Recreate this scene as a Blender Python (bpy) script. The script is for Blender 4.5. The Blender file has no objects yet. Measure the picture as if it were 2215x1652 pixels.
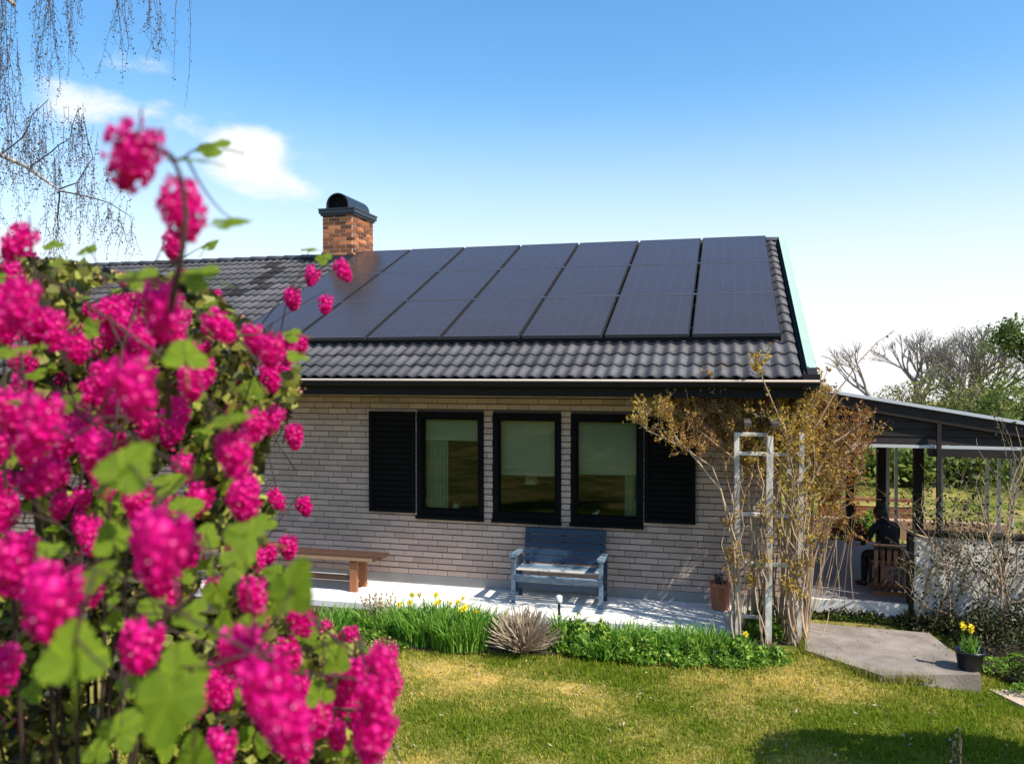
import bpy, math, random
import numpy as np
from mathutils import Vector, Matrix, noise as mnoise

S = bpy.context.scene
COL = S.collection
R = math.radians
random.seed(7)

# ------------------------------------------------------------------ camera
CAM = Vector((0.0, -9.88, 2.8))
YAW = math.atan(466/1793.); PITCH = math.atan(26/1793.)
cd = bpy.data.cameras.new('camera'); cam = bpy.data.objects.new('camera', cd)
COL.objects.link(cam); S.camera = cam
cam.location = CAM
cam.rotation_euler = (math.pi/2-PITCH, 0, YAW)
cd.sensor_width = 36; cd.lens = 36*1793/2215.
cd.clip_start = 0.05; cd.clip_end = 3000
cd.dof.use_dof = True; cd.dof.focus_distance = 10.5; cd.dof.aperture_fstop = 3.2
cd.dof.aperture_blades = 0

# ------------------------------------------------------------------ light
SUN_EL, SUN_FRONT = 48.0, 20.0      # elevation; degrees in front of the wall plane, from the right
sx, sy = math.cos(R(SUN_FRONT)), -math.sin(R(SUN_FRONT))
SUNV = Vector((sx*math.cos(R(SUN_EL)), sy*math.cos(R(SUN_EL)), math.sin(R(SUN_EL))))
sd = bpy.data.lights.new('sun', 'SUN'); sd.energy = 5.0; sd.angle = R(0.53); sd.color = (1.0, 0.95, 0.86)
sun = bpy.data.objects.new('sun', sd); COL.objects.link(sun)
sun.rotation_euler = (-SUNV).to_track_quat('-Z', 'Y').to_euler(); sun.location = SUNV*50

W = bpy.data.worlds.new('World'); S.world = W; W.use_nodes = True
nt = W.node_tree; N = nt.nodes; L = nt.links; N.clear()
def wn(t, **k):
    n = N.new(t)
    for a, b in k.items(): setattr(n, a, b)
    return n
def wmath(op, a, b=None, c=None, clamp=False):
    n = wn('ShaderNodeMath', operation=op, use_clamp=clamp)
    for i, v in enumerate((a, b, c)):
        if v is None: continue
        if isinstance(v, (int, float)): n.inputs[i].default_value = v
        else: L.new(v, n.inputs[i])
    return n.outputs[0]
sky = wn('ShaderNodeTexSky', sky_type='NISHITA'); sky.sun_disc = False
sky.sun_elevation = R(SUN_EL); sky.sun_rotation = math.atan2(sx, sy)
sky.air_density = 1.0; sky.dust_density = 0.6; sky.ozone_density = 2.0
tc = wn('ShaderNodeTexCoord')
sep = wn('ShaderNodeSeparateXYZ'); L.new(tc.outputs['Generated'], sep.inputs[0])
z = sep.outputs['Z']
hsv = wn('ShaderNodeHueSaturation'); hsv.inputs['Saturation'].default_value = 1.22; hsv.inputs['Value'].default_value = 1.55
tint = wn('ShaderNodeMix', data_type='RGBA', blend_type='MULTIPLY'); tint.inputs[0].default_value = 1; tint.inputs[7].default_value = (.98, 1.05, 1.04, 1)
L.new(sky.outputs[0], tint.inputs[6]); L.new(tint.outputs[2], hsv.inputs['Color'])
# pale haze towards the horizon
hz = wn('ShaderNodeMapRange', interpolation_type='SMOOTHSTEP'); L.new(z, hz.inputs[0])
hz.inputs[1].default_value = 0.0; hz.inputs[2].default_value = 0.34; hz.inputs[3].default_value = 1.0; hz.inputs[4].default_value = 0.0
mixh = wn('ShaderNodeMix', data_type='RGBA'); L.new(wmath('MULTIPLY', hz.outputs[0], 0.93), mixh.inputs[0])
L.new(hsv.outputs[0], mixh.inputs[6]); mixh.inputs[7].default_value = (6.9, 6.85, 7.05, 1)
# scattered soft cumulus: noise broken by direction, densest low in the sky to the left
nz = wn('ShaderNodeTexNoise'); nz.inputs['Scale'].default_value = 15.0; nz.inputs['Detail'].default_value = 7; nz.inputs['Roughness'].default_value = 0.55
mp = wn('ShaderNodeMapping'); mp.inputs['Scale'].default_value = (1, 1, 1.9); L.new(tc.outputs['Generated'], mp.inputs[0]); L.new(mp.outputs[0], nz.inputs['Vector'])
def blob(px, py, wx, wz, amp):
    """a cloud bank round one sky direction, given as azimuth/elevation offsets"""
    v = (cam_dir(px, py)).normalized()
    az = math.atan2(v.x, v.y); el = math.asin(v.z)
    azn = wmath('ARCTAN2', sep.outputs['X'], sep.outputs['Y'])
    eln = wmath('ARCSINE', z)
    a = wmath('POWER', wmath('DIVIDE', wmath('SUBTRACT', azn, az), wx), 2.0)
    b = wmath('POWER', wmath('DIVIDE', wmath('SUBTRACT', eln, el), wz), 2.0)
    e = wmath('POWER', 2.71828, wmath('MULTIPLY', wmath('ADD', a, b), -1.0))
    return wmath('MULTIPLY', e, amp)
def cam_dir(px, py):
    f = 1793.
    F0 = Vector((-math.sin(YAW), math.cos(YAW), 0)); Rr = Vector((math.cos(YAW), math.sin(YAW), 0))
    F = F0*math.cos(PITCH)-Vector((0, 0, math.sin(PITCH))); U = F0*math.sin(PITCH)+Vector((0, 0, math.cos(PITCH)))
    return F+Rr*((px-1107.5)/f)-U*((py-826)/f)
cl = None
for a in [(520, 318, .060, .028, 1.05), (590, 395, .050, .032, .85), (225, 222, .070, .020, .72), (60, 250, .05, .03, .3), (290, 140, .04, .014, .45),
          (-900, 500, .35, .06, .8), (3300, 560, .3, .06, .7)]:
    b = blob(*a); cl = b if cl is None else wmath('ADD', cl, b)
cn = wmath('MULTIPLY_ADD', nz.outputs[0], 2.2, -1.1)
cf = wn('ShaderNodeMapRange', interpolation_type='SMOOTHSTEP')
L.new(wmath('ADD', cl, wmath('MULTIPLY', wmath('MULTIPLY', cn, 0.95), wmath('MULTIPLY', cl, 3.0, clamp=True))), cf.inputs[0])
cf.inputs[1].default_value = 0.22; cf.inputs[2].default_value = 1.05; cf.inputs[3].default_value = 0; cf.inputs[4].default_value = 0.95
mixc = wn('ShaderNodeMix', data_type='RGBA'); L.new(cf.outputs[0], mixc.inputs[0]); L.new(mixh.outputs[2], mixc.inputs[6])
mixc.inputs[7].default_value = (7.3, 7.4, 7.5, 1)
bg = wn('ShaderNodeBackground'); bg.inputs[1].default_value = 0.105
wo = wn('ShaderNodeOutputWorld'); L.new(mixc.outputs[2], bg.inputs[0]); L.new(bg.outputs[0], wo.inputs[0])

S.view_settings.view_transform = 'Standard'; S.view_settings.look = 'None'
S.view_settings.exposure = 0.5; S.view_settings.gamma = 1.0; S.view_settings.use_curve_mapping = False
S.render.engine = 'CYCLES'

# ------------------------------------------------------------------ helpers
def on(px, py, ax, v):
    """point of the place seen along one sight line, on the plane axis=v"""
    d = cam_dir(px, py); t = (v-CAM[ax])/d[ax]; return CAM+d*t
def dep(px, py, Z):
    return CAM+cam_dir(px, py)*Z

def mat(name, col, rough=.8, var=0.0, nscale=0, namt=0.0, bump=0.0, bscale=None, metal=0.0, spec=.4, trans=0.0, col2=None, stretch=None, coat=0, vcol=None):
    """principled material; 'var' is a per-piece value stored on the mesh; col2 = second colour reached by noise"""
    m = bpy.data.materials.new(name); m.use_nodes = True
    t = m.node_tree; n = t.nodes; l = t.links; n.clear()
    out = n.new('ShaderNodeOutputMaterial'); p = n.new('ShaderNodeBsdfPrincipled')
    p.inputs['Roughness'].default_value = rough; p.inputs['Metallic'].default_value = metal
    p.inputs['Specular IOR Level'].default_value = spec
    if coat: p.inputs['Coat Weight'].default_value = coat; p.inputs['Coat Roughness'].default_value = .08
    c = n.new('ShaderNodeRGB'); c.outputs[0].default_value = (*col, 1); co = c.outputs[0]
    tcn = n.new('ShaderNodeTexCoord'); src = tcn.outputs['Object']
    if stretch:
        mpn = n.new('ShaderNodeMapping'); mpn.inputs['Scale'].default_value = stretch; l.new(src, mpn.inputs[0]); src = mpn.outputs[0]
    fac = None
    if nscale:
        nn = n.new('ShaderNodeTexNoise'); nn.inputs['Scale'].default_value = nscale; nn.inputs['Detail'].default_value = 6; nn.inputs['Roughness'].default_value = .62
        l.new(src, nn.inputs['Vector']); fac = nn.outputs[0]
        if col2:
            mr = n.new('ShaderNodeMapRange'); mr.inputs[1].default_value = .38; mr.inputs[2].default_value = .62; l.new(fac, mr.inputs[0])
            mx = n.new('ShaderNodeMix'); mx.data_type = 'RGBA'; l.new(mr.outputs[0], mx.inputs[0]); l.new(co, mx.inputs[6]); mx.inputs[7].default_value = (*col2, 1); co = mx.outputs[2]
    if vcol:
        at = n.new('ShaderNodeAttribute'); at.attribute_name = 'var'
        mx = n.new('ShaderNodeMix'); mx.data_type = 'RGBA'; l.new(at.outputs['Fac'], mx.inputs[0]); l.new(co, mx.inputs[6]); mx.inputs[7].default_value = (*vcol, 1); co = mx.outputs[2]
    if var or namt:
        h = n.new('ShaderNodeHueSaturation'); l.new(co, h.inputs['Color'])
        val = None
        if var:
            at = n.new('ShaderNodeAttribute'); at.attribute_name = 'var'
            q = n.new('ShaderNodeMath'); q.operation = 'MULTIPLY_ADD'; l.new(at.outputs['Fac'], q.inputs[0]); q.inputs[1].default_value = var*2; q.inputs[2].default_value = 1-var; val = q.outputs[0]
        if namt and fac is not None:
            q = n.new('ShaderNodeMath'); q.operation = 'MULTIPLY_ADD'; l.new(fac, q.inputs[0]); q.inputs[1].default_value = namt*2; q.inputs[2].default_value = 1-namt
            if val is None: val = q.outputs[0]
            else:
                w = n.new('ShaderNodeMath'); w.operation = 'MULTIPLY'; l.new(val, w.inputs[0]); l.new(q.outputs[0], w.inputs[1]); val = w.outputs[0]
        l.new(val, h.inputs['Value']); co = h.outputs[0]
    l.new(co, p.inputs['Base Color'])
    if bump:
        b2 = n.new('ShaderNodeTexNoise'); b2.inputs['Scale'].default_value = bscale or nscale*3 or 40; b2.inputs['Detail'].default_value = 5; l.new(src, b2.inputs['Vector'])
        bm = n.new('ShaderNodeBump'); bm.inputs['Strength'].default_value = bump; bm.inputs['Distance'].default_value = .01; l.new(b2.outputs[0], bm.inputs['Height']); l.new(bm.outputs[0], p.inputs['Normal'])
    if trans:
        tr = n.new('ShaderNodeBsdfTranslucent'); l.new(co, tr.inputs[0]); ms = n.new('ShaderNodeMixShader'); ms.inputs[0].default_value = trans
        l.new(p.outputs[0], ms.inputs[1]); l.new(tr.outputs[0], ms.inputs[2]); l.new(ms.outputs[0], out.inputs[0])
    else: l.new(p.outputs[0], out.inputs[0])
    return m

class MB:
    def __init__(s): s.v = []; s.f = []; s.a = []; s.cur = .5
    def face(s, idx): s.f.append(idx); s.a.append(s.cur)
    def add(s, vs, fs, var=None):
        if var is not None: s.cur = var
        b = len(s.v); s.v.extend(vs)
        for q in fs: s.face([b+i for i in q])
    def box(s, x0, x1, y0, y1, z0, z1, var=None, M=None):
        vs = [(x, y, zz) for x in (x0, x1) for y in (y0, y1) for zz in (z0, z1)]
        if M is not None: vs = [tuple(M @ Vector(p)) for p in vs]
        s.add(vs, [(0, 1, 3, 2), (4, 6, 7, 5), (0, 4, 5, 1), (2, 3, 7, 6), (0, 2, 6, 4), (1, 5, 7, 3)], var)
    def cbox(s, x0, x1, y0, y1, z0, z1, c=.004, var=None, M=None):
        """box with chamfered long edges (x the long axis)"""
        prof = [(y0+c, z0), (y1-c, z0), (y1, z0+c), (y1, z1-c), (y1-c, z1), (y0+c, z1), (y0, z1-c), (y0, z0+c)]
        vs = [(x, a, b) for x in (x0, x1) for a, b in prof]
        if M is not None: vs = [tuple(M @ Vector(p)) for p in vs]
        fs = [(i, (i+1) % 8, (i+1) % 8+8, i+8) for i in range(8)]+[tuple(range(7, -1, -1)), tuple(range(8, 16))]
        s.add(vs, fs, var)
    def tube(s, pts, rads, n=6, var=None, cap=True):
        if var is not None: s.cur = var
        pts = [Vector(p) for p in pts]
        if isinstance(rads, (int, float)): rads = [rads]*len(pts)
        b = len(s.v); up = None
        for i, p in enumerate(pts):
            d = (pts[min(i+1, len(pts)-1)]-pts[max(i-1, 0)])
            d = d.normalized() if d.length > 1e-9 else Vector((0, 0, 1))
            if up is None: up = d.orthogonal().normalized()
            up = (up-d*up.dot(d)); up = up.normalized() if up.length > 1e-6 else d.orthogonal().normalized()
            r2 = d.cross(up)
            for k in range(n):
                a = 2*math.pi*k/n; s.v.append(tuple(p+(up*math.cos(a)+r2*math.sin(a))*rads[i]))
        for i in range(len(pts)-1):
            for k in range(n):
                s.face([b+i*n+k, b+i*n+(k+1) % n, b+(i+1)*n+(k+1) % n, b+(i+1)*n+k])
        if cap:
            s.face([b+k for k in range(n-1, -1, -1)]); s.face([b+(len(pts)-1)*n+k for k in range(n)])
    def lathe(s, c, prof, n=20, var=None, M=None):
        if var is not None: s.cur = var
        b = len(s.v)
        for r, zz in prof:
            for k in range(n):
                a = 2*math.pi*k/n; p = Vector((c[0]+r*math.cos(a), c[1]+r*math.sin(a), c[2]+zz))
                s.v.append(tuple(M @ p if M is not None else p))
        for i in range(len(prof)-1):
            for k in range(n): s.face([b+i*n+k, b+i*n+(k+1) % n, b+(i+1)*n+(k+1) % n, b+(i+1)*n+k])
    def poly(s, pts, var=None):
        if var is not None: s.cur = var
        b = len(s.v); s.v.extend([tuple(p) for p in pts]); s.face(list(range(b, b+len(pts))))
    def prism(s, pts, h, var=None):
        """flat polygon (list of xyz) extruded down by h"""
        if var is not None: s.cur = var
        n = len(pts); b = len(s.v)
        s.v.extend([tuple(p) for p in pts]); s.v.extend([(p[0], p[1], p[2]-h) for p in pts])
        s.face([b+i for i in range(n)]); s.face([b+n+i for i in range(n-1, -1, -1)])
        for i in range(n): s.face([b+i, b+n+i, b+n+(i+1) % n, b+(i+1) % n])
    def mesh(s, name, m, smooth=False):
        me = bpy.data.meshes.new(name); me.from_pydata(s.v, [], s.f)
        at = me.attributes.new('var', 'FLOAT', 'FACE'); at.data.foreach_set('value', s.a)
        for mm in (m if isinstance(m, (list, tuple)) else [m]): me.materials.append(mm)
        if smooth: me.polygons.foreach_set('use_smooth', [True]*len(me.polygons))
        me.update(); return me
    def obj(s, name, m, parent=None, smooth=False, loc=None, **tags):
        return link(name, s.mesh(name, m, smooth), parent, loc, **tags)

def link(name, data, parent=None, loc=None, label=None, cat=None, group=None, kind=None):
    o = bpy.data.objects.new(name, data); COL.objects.link(o)
    if parent is not None: o.parent = parent
    if loc is not None: o.location = loc
    tag(o, label, cat, group, kind); return o
def tag(o, label=None, cat=None, group=None, kind=None):
    if label: o['label'] = label
    if cat: o['category'] = cat
    if group: o['group'] = group
    if kind: o['kind'] = kind
    return o
def thing(name, label, cat, loc=(0, 0, 0), rz=0, group=None):
    o = link(name, None, None, loc, label, cat, group); o.rotation_euler = (0, 0, rz); o.empty_display_size = .1
    return o
def rnd(a, b): return random.uniform(a, b)
def rvec(s=1.0):
    while True:
        v = Vector((rnd(-1, 1), rnd(-1, 1), rnd(-1, 1)))
        if .05 < v.length <= 1: return v*s
def nmesh(name, V, F, A, m, parent=None, **tags):
    """big mesh from numpy arrays: V (n,3), F (m,k) all faces the same size"""
    me = bpy.data.meshes.new(name); nv, (nf, k) = len(V), F.shape
    me.vertices.add(nv); me.vertices.foreach_set('co', V.astype(np.float32).ravel())
    me.loops.add(nf*k); me.loops.foreach_set('vertex_index', F.astype(np.int32).ravel())
    me.polygons.add(nf); me.polygons.foreach_set('loop_start', np.arange(0, nf*k, k, dtype=np.int32))
    me.update(calc_edges=True); me.validate()
    at = me.attributes.new('var', 'FLOAT', 'FACE'); at.data.foreach_set('value', A.astype(np.float32))
    me.materials.append(m)
    return link(name, me, parent, **tags)
def leaf_quads(C, size, var, nrm=None, aspect=.6, seed=0):
    """numpy: one bent two-triangle leaf per centre; returns V,F,A"""
    g = np.random.default_rng(seed); n = len(C)
    d = g.normal(size=(n, 3)) if nrm is None else nrm+g.normal(size=(n, 3))*.5
    d /= np.linalg.norm(d, axis=1, keepdims=True)
    e = np.cross(d, g.normal(size=(n, 3))); e /= np.linalg.norm(e, axis=1, keepdims=True)
    w = np.cross(d, e)
    s = np.asarray(size).reshape(-1, 1)*np.ones((n, 1))
    p0 = C-d*s*.5; p1 = C+e*s*aspect*.5+w*s*.08; p2 = C+d*s*.5; p3 = C-e*s*aspect*.5+w*s*.08
    V = np.stack([p0, p1, p2, p3], 1).reshape(-1, 3)
    b = np.arange(n)*4
    F = np.concatenate([np.stack([b, b+1, b+2], 1), np.stack([b, b+2, b+3], 1)])
    return V, F, np.concatenate([var, var])

# ------------------------------------------------------------------ materials
M_brick = mat('grey_pink_brick', (.48, .345, .275), .9, var=.15, nscale=9, namt=.18, bump=.35, bscale=160)
M_mortar = mat('mortar', (.115, .09, .075), .95, nscale=14, namt=.3, bump=.3, bscale=120)
M_plinth = mat('grey_plinth', (.30, .275, .255), .9, nscale=5, namt=.25, bump=.3, bscale=60)
M_black = mat('black_stained_wood', (.004, .004, .0045), .75, spec=.12, nscale=8, namt=.3, bump=.1, stretch=(1, 8, 1))
M_darkwood = mat('dark_brown_wood', (.019, .013, .011), .75, var=.4, nscale=6, namt=.35, bump=.25, stretch=(1, 6, 6))
M_tile = mat('dark_concrete_tile', (.070, .064, .066), .62, var=.28, nscale=5, namt=.3, bump=.35, bscale=90, spec=.5)
M_tiledark = mat('dark_streak_tile', (.020, .018, .018), .9, var=.4, nscale=30, namt=.4, bump=.6, bscale=60)
M_under = mat('black_underlay', (.01, .01, .011), .9)
M_panel = mat('solar_glass', (.046, .036, .037), .22, nscale=1.2, namt=.16, spec=.26, coat=.06)
M_pframe = mat('black_anodised_frame', (.085, .078, .084), .45, spec=.3)
M_cell = mat('cell_line', (.075, .070, .082), .3, spec=.3)
M_steel = mat('bright_steel', (.6, .6, .62), .3, metal=1)
M_lip = mat('beige_gutter_lip', (.46, .37, .31), .5, nscale=20, namt=.1)
M_mint = mat('mint_painted_metal', (.35, .49, .38), .65, nscale=6, namt=.16, spec=.2)
M_chbrick = mat('orange_red_brick', (.38, .125, .045), .9, var=.75, nscale=25, namt=.3, bump=.4, bscale=160)
M_chmortar = mat('pale_mortar', (.60, .48, .38), .95, nscale=30, namt=.25)
M_capmetal = mat('black_sheet_metal', (.022, .027, .034), .38, metal=.15, spec=.6, nscale=5, namt=.2)
M_patio = mat('pale_concrete', (.74, .70, .64), .9, nscale=5, namt=.28, bump=.3, bscale=45)
M_slab = mat('grey_concrete', (.20, .165, .135), .9, nscale=3.5, namt=.32, bump=.5, bscale=40, col2=(.27, .225, .185))
M_terr = mat('terrace_concrete', (.20, .18, .18), .85, nscale=3, namt=.2, bump=.3, bscale=40)
M_soil = mat('dark_soil', (.045, .030, .020), 1, nscale=12, namt=.4, bump=1, bscale=30)
M_sand = mat('dry_pale_soil', (.50, .38, .28), 1, nscale=8, namt=.3, bump=.8, bscale=40)
M_blue = mat('blue_painted_wood', (.013, .034, .068), .5, var=.22, nscale=7, namt=.3, bump=.2, stretch=(1, 7, 7), spec=.5)
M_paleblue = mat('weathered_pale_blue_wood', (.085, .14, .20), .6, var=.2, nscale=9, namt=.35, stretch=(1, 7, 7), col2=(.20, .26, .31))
M_worn = mat('worn_bare_wood', (.50, .44, .38), .7, nscale=16, namt=.3, stretch=(1, 8, 8))
M_oakdark = mat('dark_oiled_wood', (.060, .029, .016), .6, var=.2, nscale=7, namt=.4, stretch=(1, 7, 7))
M_orangewood = mat('orange_brown_wood', (.30, .115, .045), .6, nscale=7, namt=.35, stretch=(7, 7, 1))
M_whitewood = mat('flaking_white_paint', (.86, .81, .74), .8, nscale=3.2, namt=.2, col2=(.30, .23, .17), bump=.5, stretch=(2, 2, 1))
M_terracotta = mat('terracotta', (.42, .14, .07), .8, nscale=8, namt=.2)
M_whitewall = mat('white_render', (.86, .83, .76), .95, nscale=6, namt=.16, bump=.4, bscale=40, col2=(.60, .54, .45))
M_blackpot = mat('dark_blue_plastic', (.010, .013, .024), .35, spec=.5)
M_white = mat('white_paint', (.75, .75, .74), .5)
M_cream = mat('cream_cloth', (.52, .52, .50), .95, nscale=2, namt=.05)
M_curtain = mat('pale_green_white_curtain', (.55, .66, .58), .9, trans=.35)
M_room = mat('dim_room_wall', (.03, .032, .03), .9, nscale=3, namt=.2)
M_bark = mat('dark_bark', (.075, .055, .045), .9, var=.3, nscale=20, namt=.4)
M_birch = mat('white_birch_bark', (.55, .50, .46), .8, nscale=9, namt=.3, col2=(.20, .16, .14), stretch=(3, 3, 1))
M_birchtwig = mat('purple_brown_twig', (.060, .040, .045), .8, var=.3)
M_catkin = mat('brown_birch_bud', (.085, .055, .055), .8, var=.5, vcol=(.15, .14, .07))
M_petal = mat('magenta_petal', (.60, .0012, .19), .45, trans=.45, vcol=(.85, .006, .30), spec=.3)
M_petalpale = mat('pale_pink_eye_glint', (.96, .34, .60), .4, trans=.2)
M_bud = mat('pink_green_bud', (.62, .20, .18), .6, trans=.3, vcol=(.50, .42, .12))
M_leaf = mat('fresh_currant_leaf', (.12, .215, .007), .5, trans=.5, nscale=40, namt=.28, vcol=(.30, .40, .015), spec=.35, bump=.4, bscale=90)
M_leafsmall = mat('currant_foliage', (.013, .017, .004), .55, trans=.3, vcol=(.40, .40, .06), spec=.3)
M_twigred = mat('brown_red_twig', (.045, .024, .018), .8, var=.35)
M_straw = mat('straw_blade', (.55, .42, .20), .8, trans=.25)
M_blade = mat('lawn_blade', (.16, .235, .008), .7, trans=.4, vcol=(.78, .56, .13), spec=.2)
M_strap = mat('daffodil_leaf', (.065, .22, .015), .5, trans=.4, vcol=(.34, .52, .08), spec=.35)
M_yellow = mat('daffodil_yellow', (.88, .72, .03), .5, trans=.35)
M_herb = mat('low_herb_leaf', (.07, .20, .012), .55, trans=.4, vcol=(.36, .48, .06))
M_dry = mat('dry_lavender_stem', (.30, .22, .14), .9, vcol=(.60, .48, .34), trans=.2)
M_climb = mat('bronze_climber_leaf', (.24, .085, .02), .6, trans=.4, vcol=(.50, .36, .045))
M_vine = mat('grey_brown_vine', (.40, .28, .18), .9, var=.4, nscale=12, namt=.3)
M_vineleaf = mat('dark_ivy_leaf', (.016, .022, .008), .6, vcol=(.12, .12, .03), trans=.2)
M_fartwig = mat('far_grey_twig', (.30, .25, .22), .9, var=.3)
M_fargreen = mat('far_green_leaf', (.050, .085, .010), .7, trans=.3, vcol=(.19, .24, .03))
M_faryellow = mat('far_yellow_green_leaf', (.13, .13, .03), .8, trans=.3, vcol=(.30, .28, .10))
M_redwood = mat('red_brown_board', (.26, .095, .045), .8, var=.3, nscale=5, namt=.3)
M_cloth = mat('dark_navy_cloth', (.007, .008, .012), .9, nscale=30, namt=.2)
M_skin = mat('skin', (.45, .24, .16), .6)
M_hair = mat('dark_brown_hair', (.022, .010, .007), .6, nscale=60, namt=.4)
M_shoe = mat('dark_red_shoe', (.05, .012, .012), .5)
M_nwall = mat('pale_neighbour_wall', (.52, .58, .55), .8, nscale=2, namt=.1)
M_grey = mat('grey_sheet_roof', (.22, .23, .25), .6)
M_ltgrey = mat('light_grey_metal', (.55, .55, .54), .5)
def glass_mat():
    m = bpy.data.materials.new('window_glass'); m.use_nodes = True; t = m.node_tree; n = t.nodes; l = t.links; n.clear()
    o = n.new('ShaderNodeOutputMaterial'); g = n.new('ShaderNodeBsdfGlossy'); g.inputs['Roughness'].default_value = .01
    tr = n.new('ShaderNodeBsdfTransparent'); tr.inputs[0].default_value = (.80, .84, .74, 1)
    fr = n.new('ShaderNodeFresnel'); fr.inputs[0].default_value = 1.42
    mx = n.new('ShaderNodeMixShader'); l.new(fr.outputs[0], mx.inputs[0]); l.new(tr.outputs[0], mx.inputs[1]); l.new(g.outputs[0], mx.inputs[2]); l.new(mx.outputs[0], o.inputs[0])
    return m
M_glass = glass_mat()

# ================================================================== GROUND
PZ = .08                       # patio level
def patch(x, y):
    """dryness of the lawn 0..1 (numpy)"""
    def gb(cx, cy, a, b): return np.exp(-(((x-cx)/a)**2+((y-cy)/b)**2))
    w = .24+.14*np.sin(x*2.1+1.3*np.sin(y*1.7))+.13*np.sin(y*3.1+2*np.sin(x*1.3+1))+.10*np.sin(x*5.3+y*4.1)+.08*np.sin(x*9.1-y*7.7)
    w = w+(.85*gb(-2.6, -2.6, .9, .24)+.85*gb(-1.25, -2.85, .32, .28)+.45*gb(.55, -2.25, .5, .16)+.25*gb(-.3, -4.4, .7, .4))*(.7+.6*np.sin(x*13+4*np.sin(y*9))*np.sin(y*15+3*np.sin(x*7)))+.35*gb(1.4, -2.3, .4, .2)+.3*gb(-1.9, -4.6, .6, .5)
    w = w-.25*gb(-1.9, -3.6, .7, .4)-.3*gb(1.6, -3.2, 1., .6)
    w = w+.16*np.sin(x*31+5*np.sin(y*11))*np.sin(y*27+4*np.sin(x*9)); return np.clip(w, 0, 1)
def lawn_z(x, y):     # gently uneven, rising to the landing slab, falling away far behind the house
    z_ = .012*np.sin(x*1.7)+.012*np.sin(y*2.3+x)+.085*np.exp(-((x-1.0)/.75)**2-((y+1.5)/.55)**2)-.05*np.exp(-((x-2.5)/.6)**2-((y+2.0)/.5)**2)
    return z_
def far_z(y): return -.034*max(0.0, y-18)
def ground_mat():
    m = bpy.data.materials.new('lawn_ground'); m.use_nodes = True; t = m.node_tree; n = t.nodes; l = t.links
    p = n['Principled BSDF']; p.inputs['Roughness'].default_value = 1; p.inputs['Specular IOR Level'].default_value = .1
    at = n.new('ShaderNodeAttribute'); at.attribute_name = 'var'
    tcn = n.new('ShaderNodeTexCoord'); nn = n.new('ShaderNodeTexNoise'); nn.inputs['Scale'].default_value = 22; nn.inputs['Detail'].default_value = 8; nn.inputs['Roughness'].default_value = .7
    l.new(tcn.outputs['Object'], nn.inputs['Vector'])
    q = n.new('ShaderNodeMath'); q.operation = 'MULTIPLY_ADD'; l.new(nn.outputs[0], q.inputs[0]); q.inputs[1].default_value = 1.6; q.inputs[2].default_value = -.8
    s = n.new('ShaderNodeMath'); s.operation = 'ADD'; s.use_clamp = True; l.new(at.outputs['Fac'], s.inputs[0]); l.new(q.outputs[0], s.inputs[1])
    mx = n.new('ShaderNodeMix'); mx.data_type = 'RGBA'; l.new(s.outputs[0], mx.inputs[0]); mx.inputs[6].default_value = (.09, .12, .012, 1); mx.inputs[7].default_value = (.50, .36, .12, 1)
    l.new(mx.outputs[2], p.inputs['Base Color'])
    b = n.new('ShaderNodeBump'); b.inputs['Strength'].default_value = .8; b.inputs['Distance'].default_value = .03; l.new(nn.outputs[0], b.inputs['Height']); l.new(b.outputs[0], p.inputs['Normal'])
    return m
def make_ground():
    xs = np.concatenate([[-1500, -400, -100, -30], np.linspace(-12, 12, 97), [30, 100, 400, 1500]])
    ys = np.concatenate([[-1500, -300, -60, -25], np.linspace(-16, 10, 105), [18, 25, 60, 200, 500, 1500]])
    X, Y = np.meshgrid(xs, ys, indexing='ij'); Z = np.where((abs(X) < 12) & (abs(Y) < 16), lawn_z(X, Y), 0)-.02-.034*np.maximum(0, Y-18)
    V = np.stack([X, Y, Z], -1).reshape(-1, 3); ny = len(ys); i, j = np.meshgrid(np.arange(len(xs)-1), np.arange(ny-1), indexing='ij')
    i = i.ravel(); j = j.ravel(); F = np.stack([i*ny+j, (i+1)*ny+j, (i+1)*ny+j+1, i*ny+j+1], 1)
    c = V[F].mean(1); return nmesh('lawn_ground', V, F, patch(c[:, 0], c[:, 1]), ground_mat(), kind='structure')
make_ground()

def inside(x, y, poly):
    r = np.zeros(np.shape(x), bool); n = len(poly)
    for i in range(n):
        (x0, y0), (x1, y1) = poly[i][:2], poly[(i+1) % n][:2]
        c = ((y0 > y) != (y1 > y)) & (x < (x1-x0)*(y-y0)/(y1-y0+1e-12)+x0); r ^= c
    return r

# pale patio along the wall
patio_poly = [(-15, -.98), (-3.2, -1.0), (-1.2, -1.02), (.16, -.93), (.18, 0.0), (.6, 0.0), (.6, .02), (-15, .02)]
m = MB(); m.prism([(x, y, PZ) for x, y in patio_poly], .2)
m.obj('patio', M_patio, kind='structure')
# concrete landing slab on the right (split by two joints)
sl = [on(1738, 1345, 2, .1), on(2010, 1368, 2, .1), on(2122, 1458, 2, .1), on(1905, 1459, 2, .1), on(1742, 1405, 2, .1)]
SLAB = [(p.x, p.y) for p in sl]
m = MB(); m.prism([(p.x, p.y, .1) for p in sl], .16)
m.obj('path_slab', M_slab, kind='structure')
# terrace floor under the lean-to roof, with its front step
TZ = .2
m = MB(); m.box(.62, 5.2, .12, 3.6, -.1, TZ); te = m.obj('terrace', M_terr, kind='structure')
m = MB(); m.box(.62, 2.02, .06, .118, .02, TZ+.004); m.obj('step_edge', M_patio, te)
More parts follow.
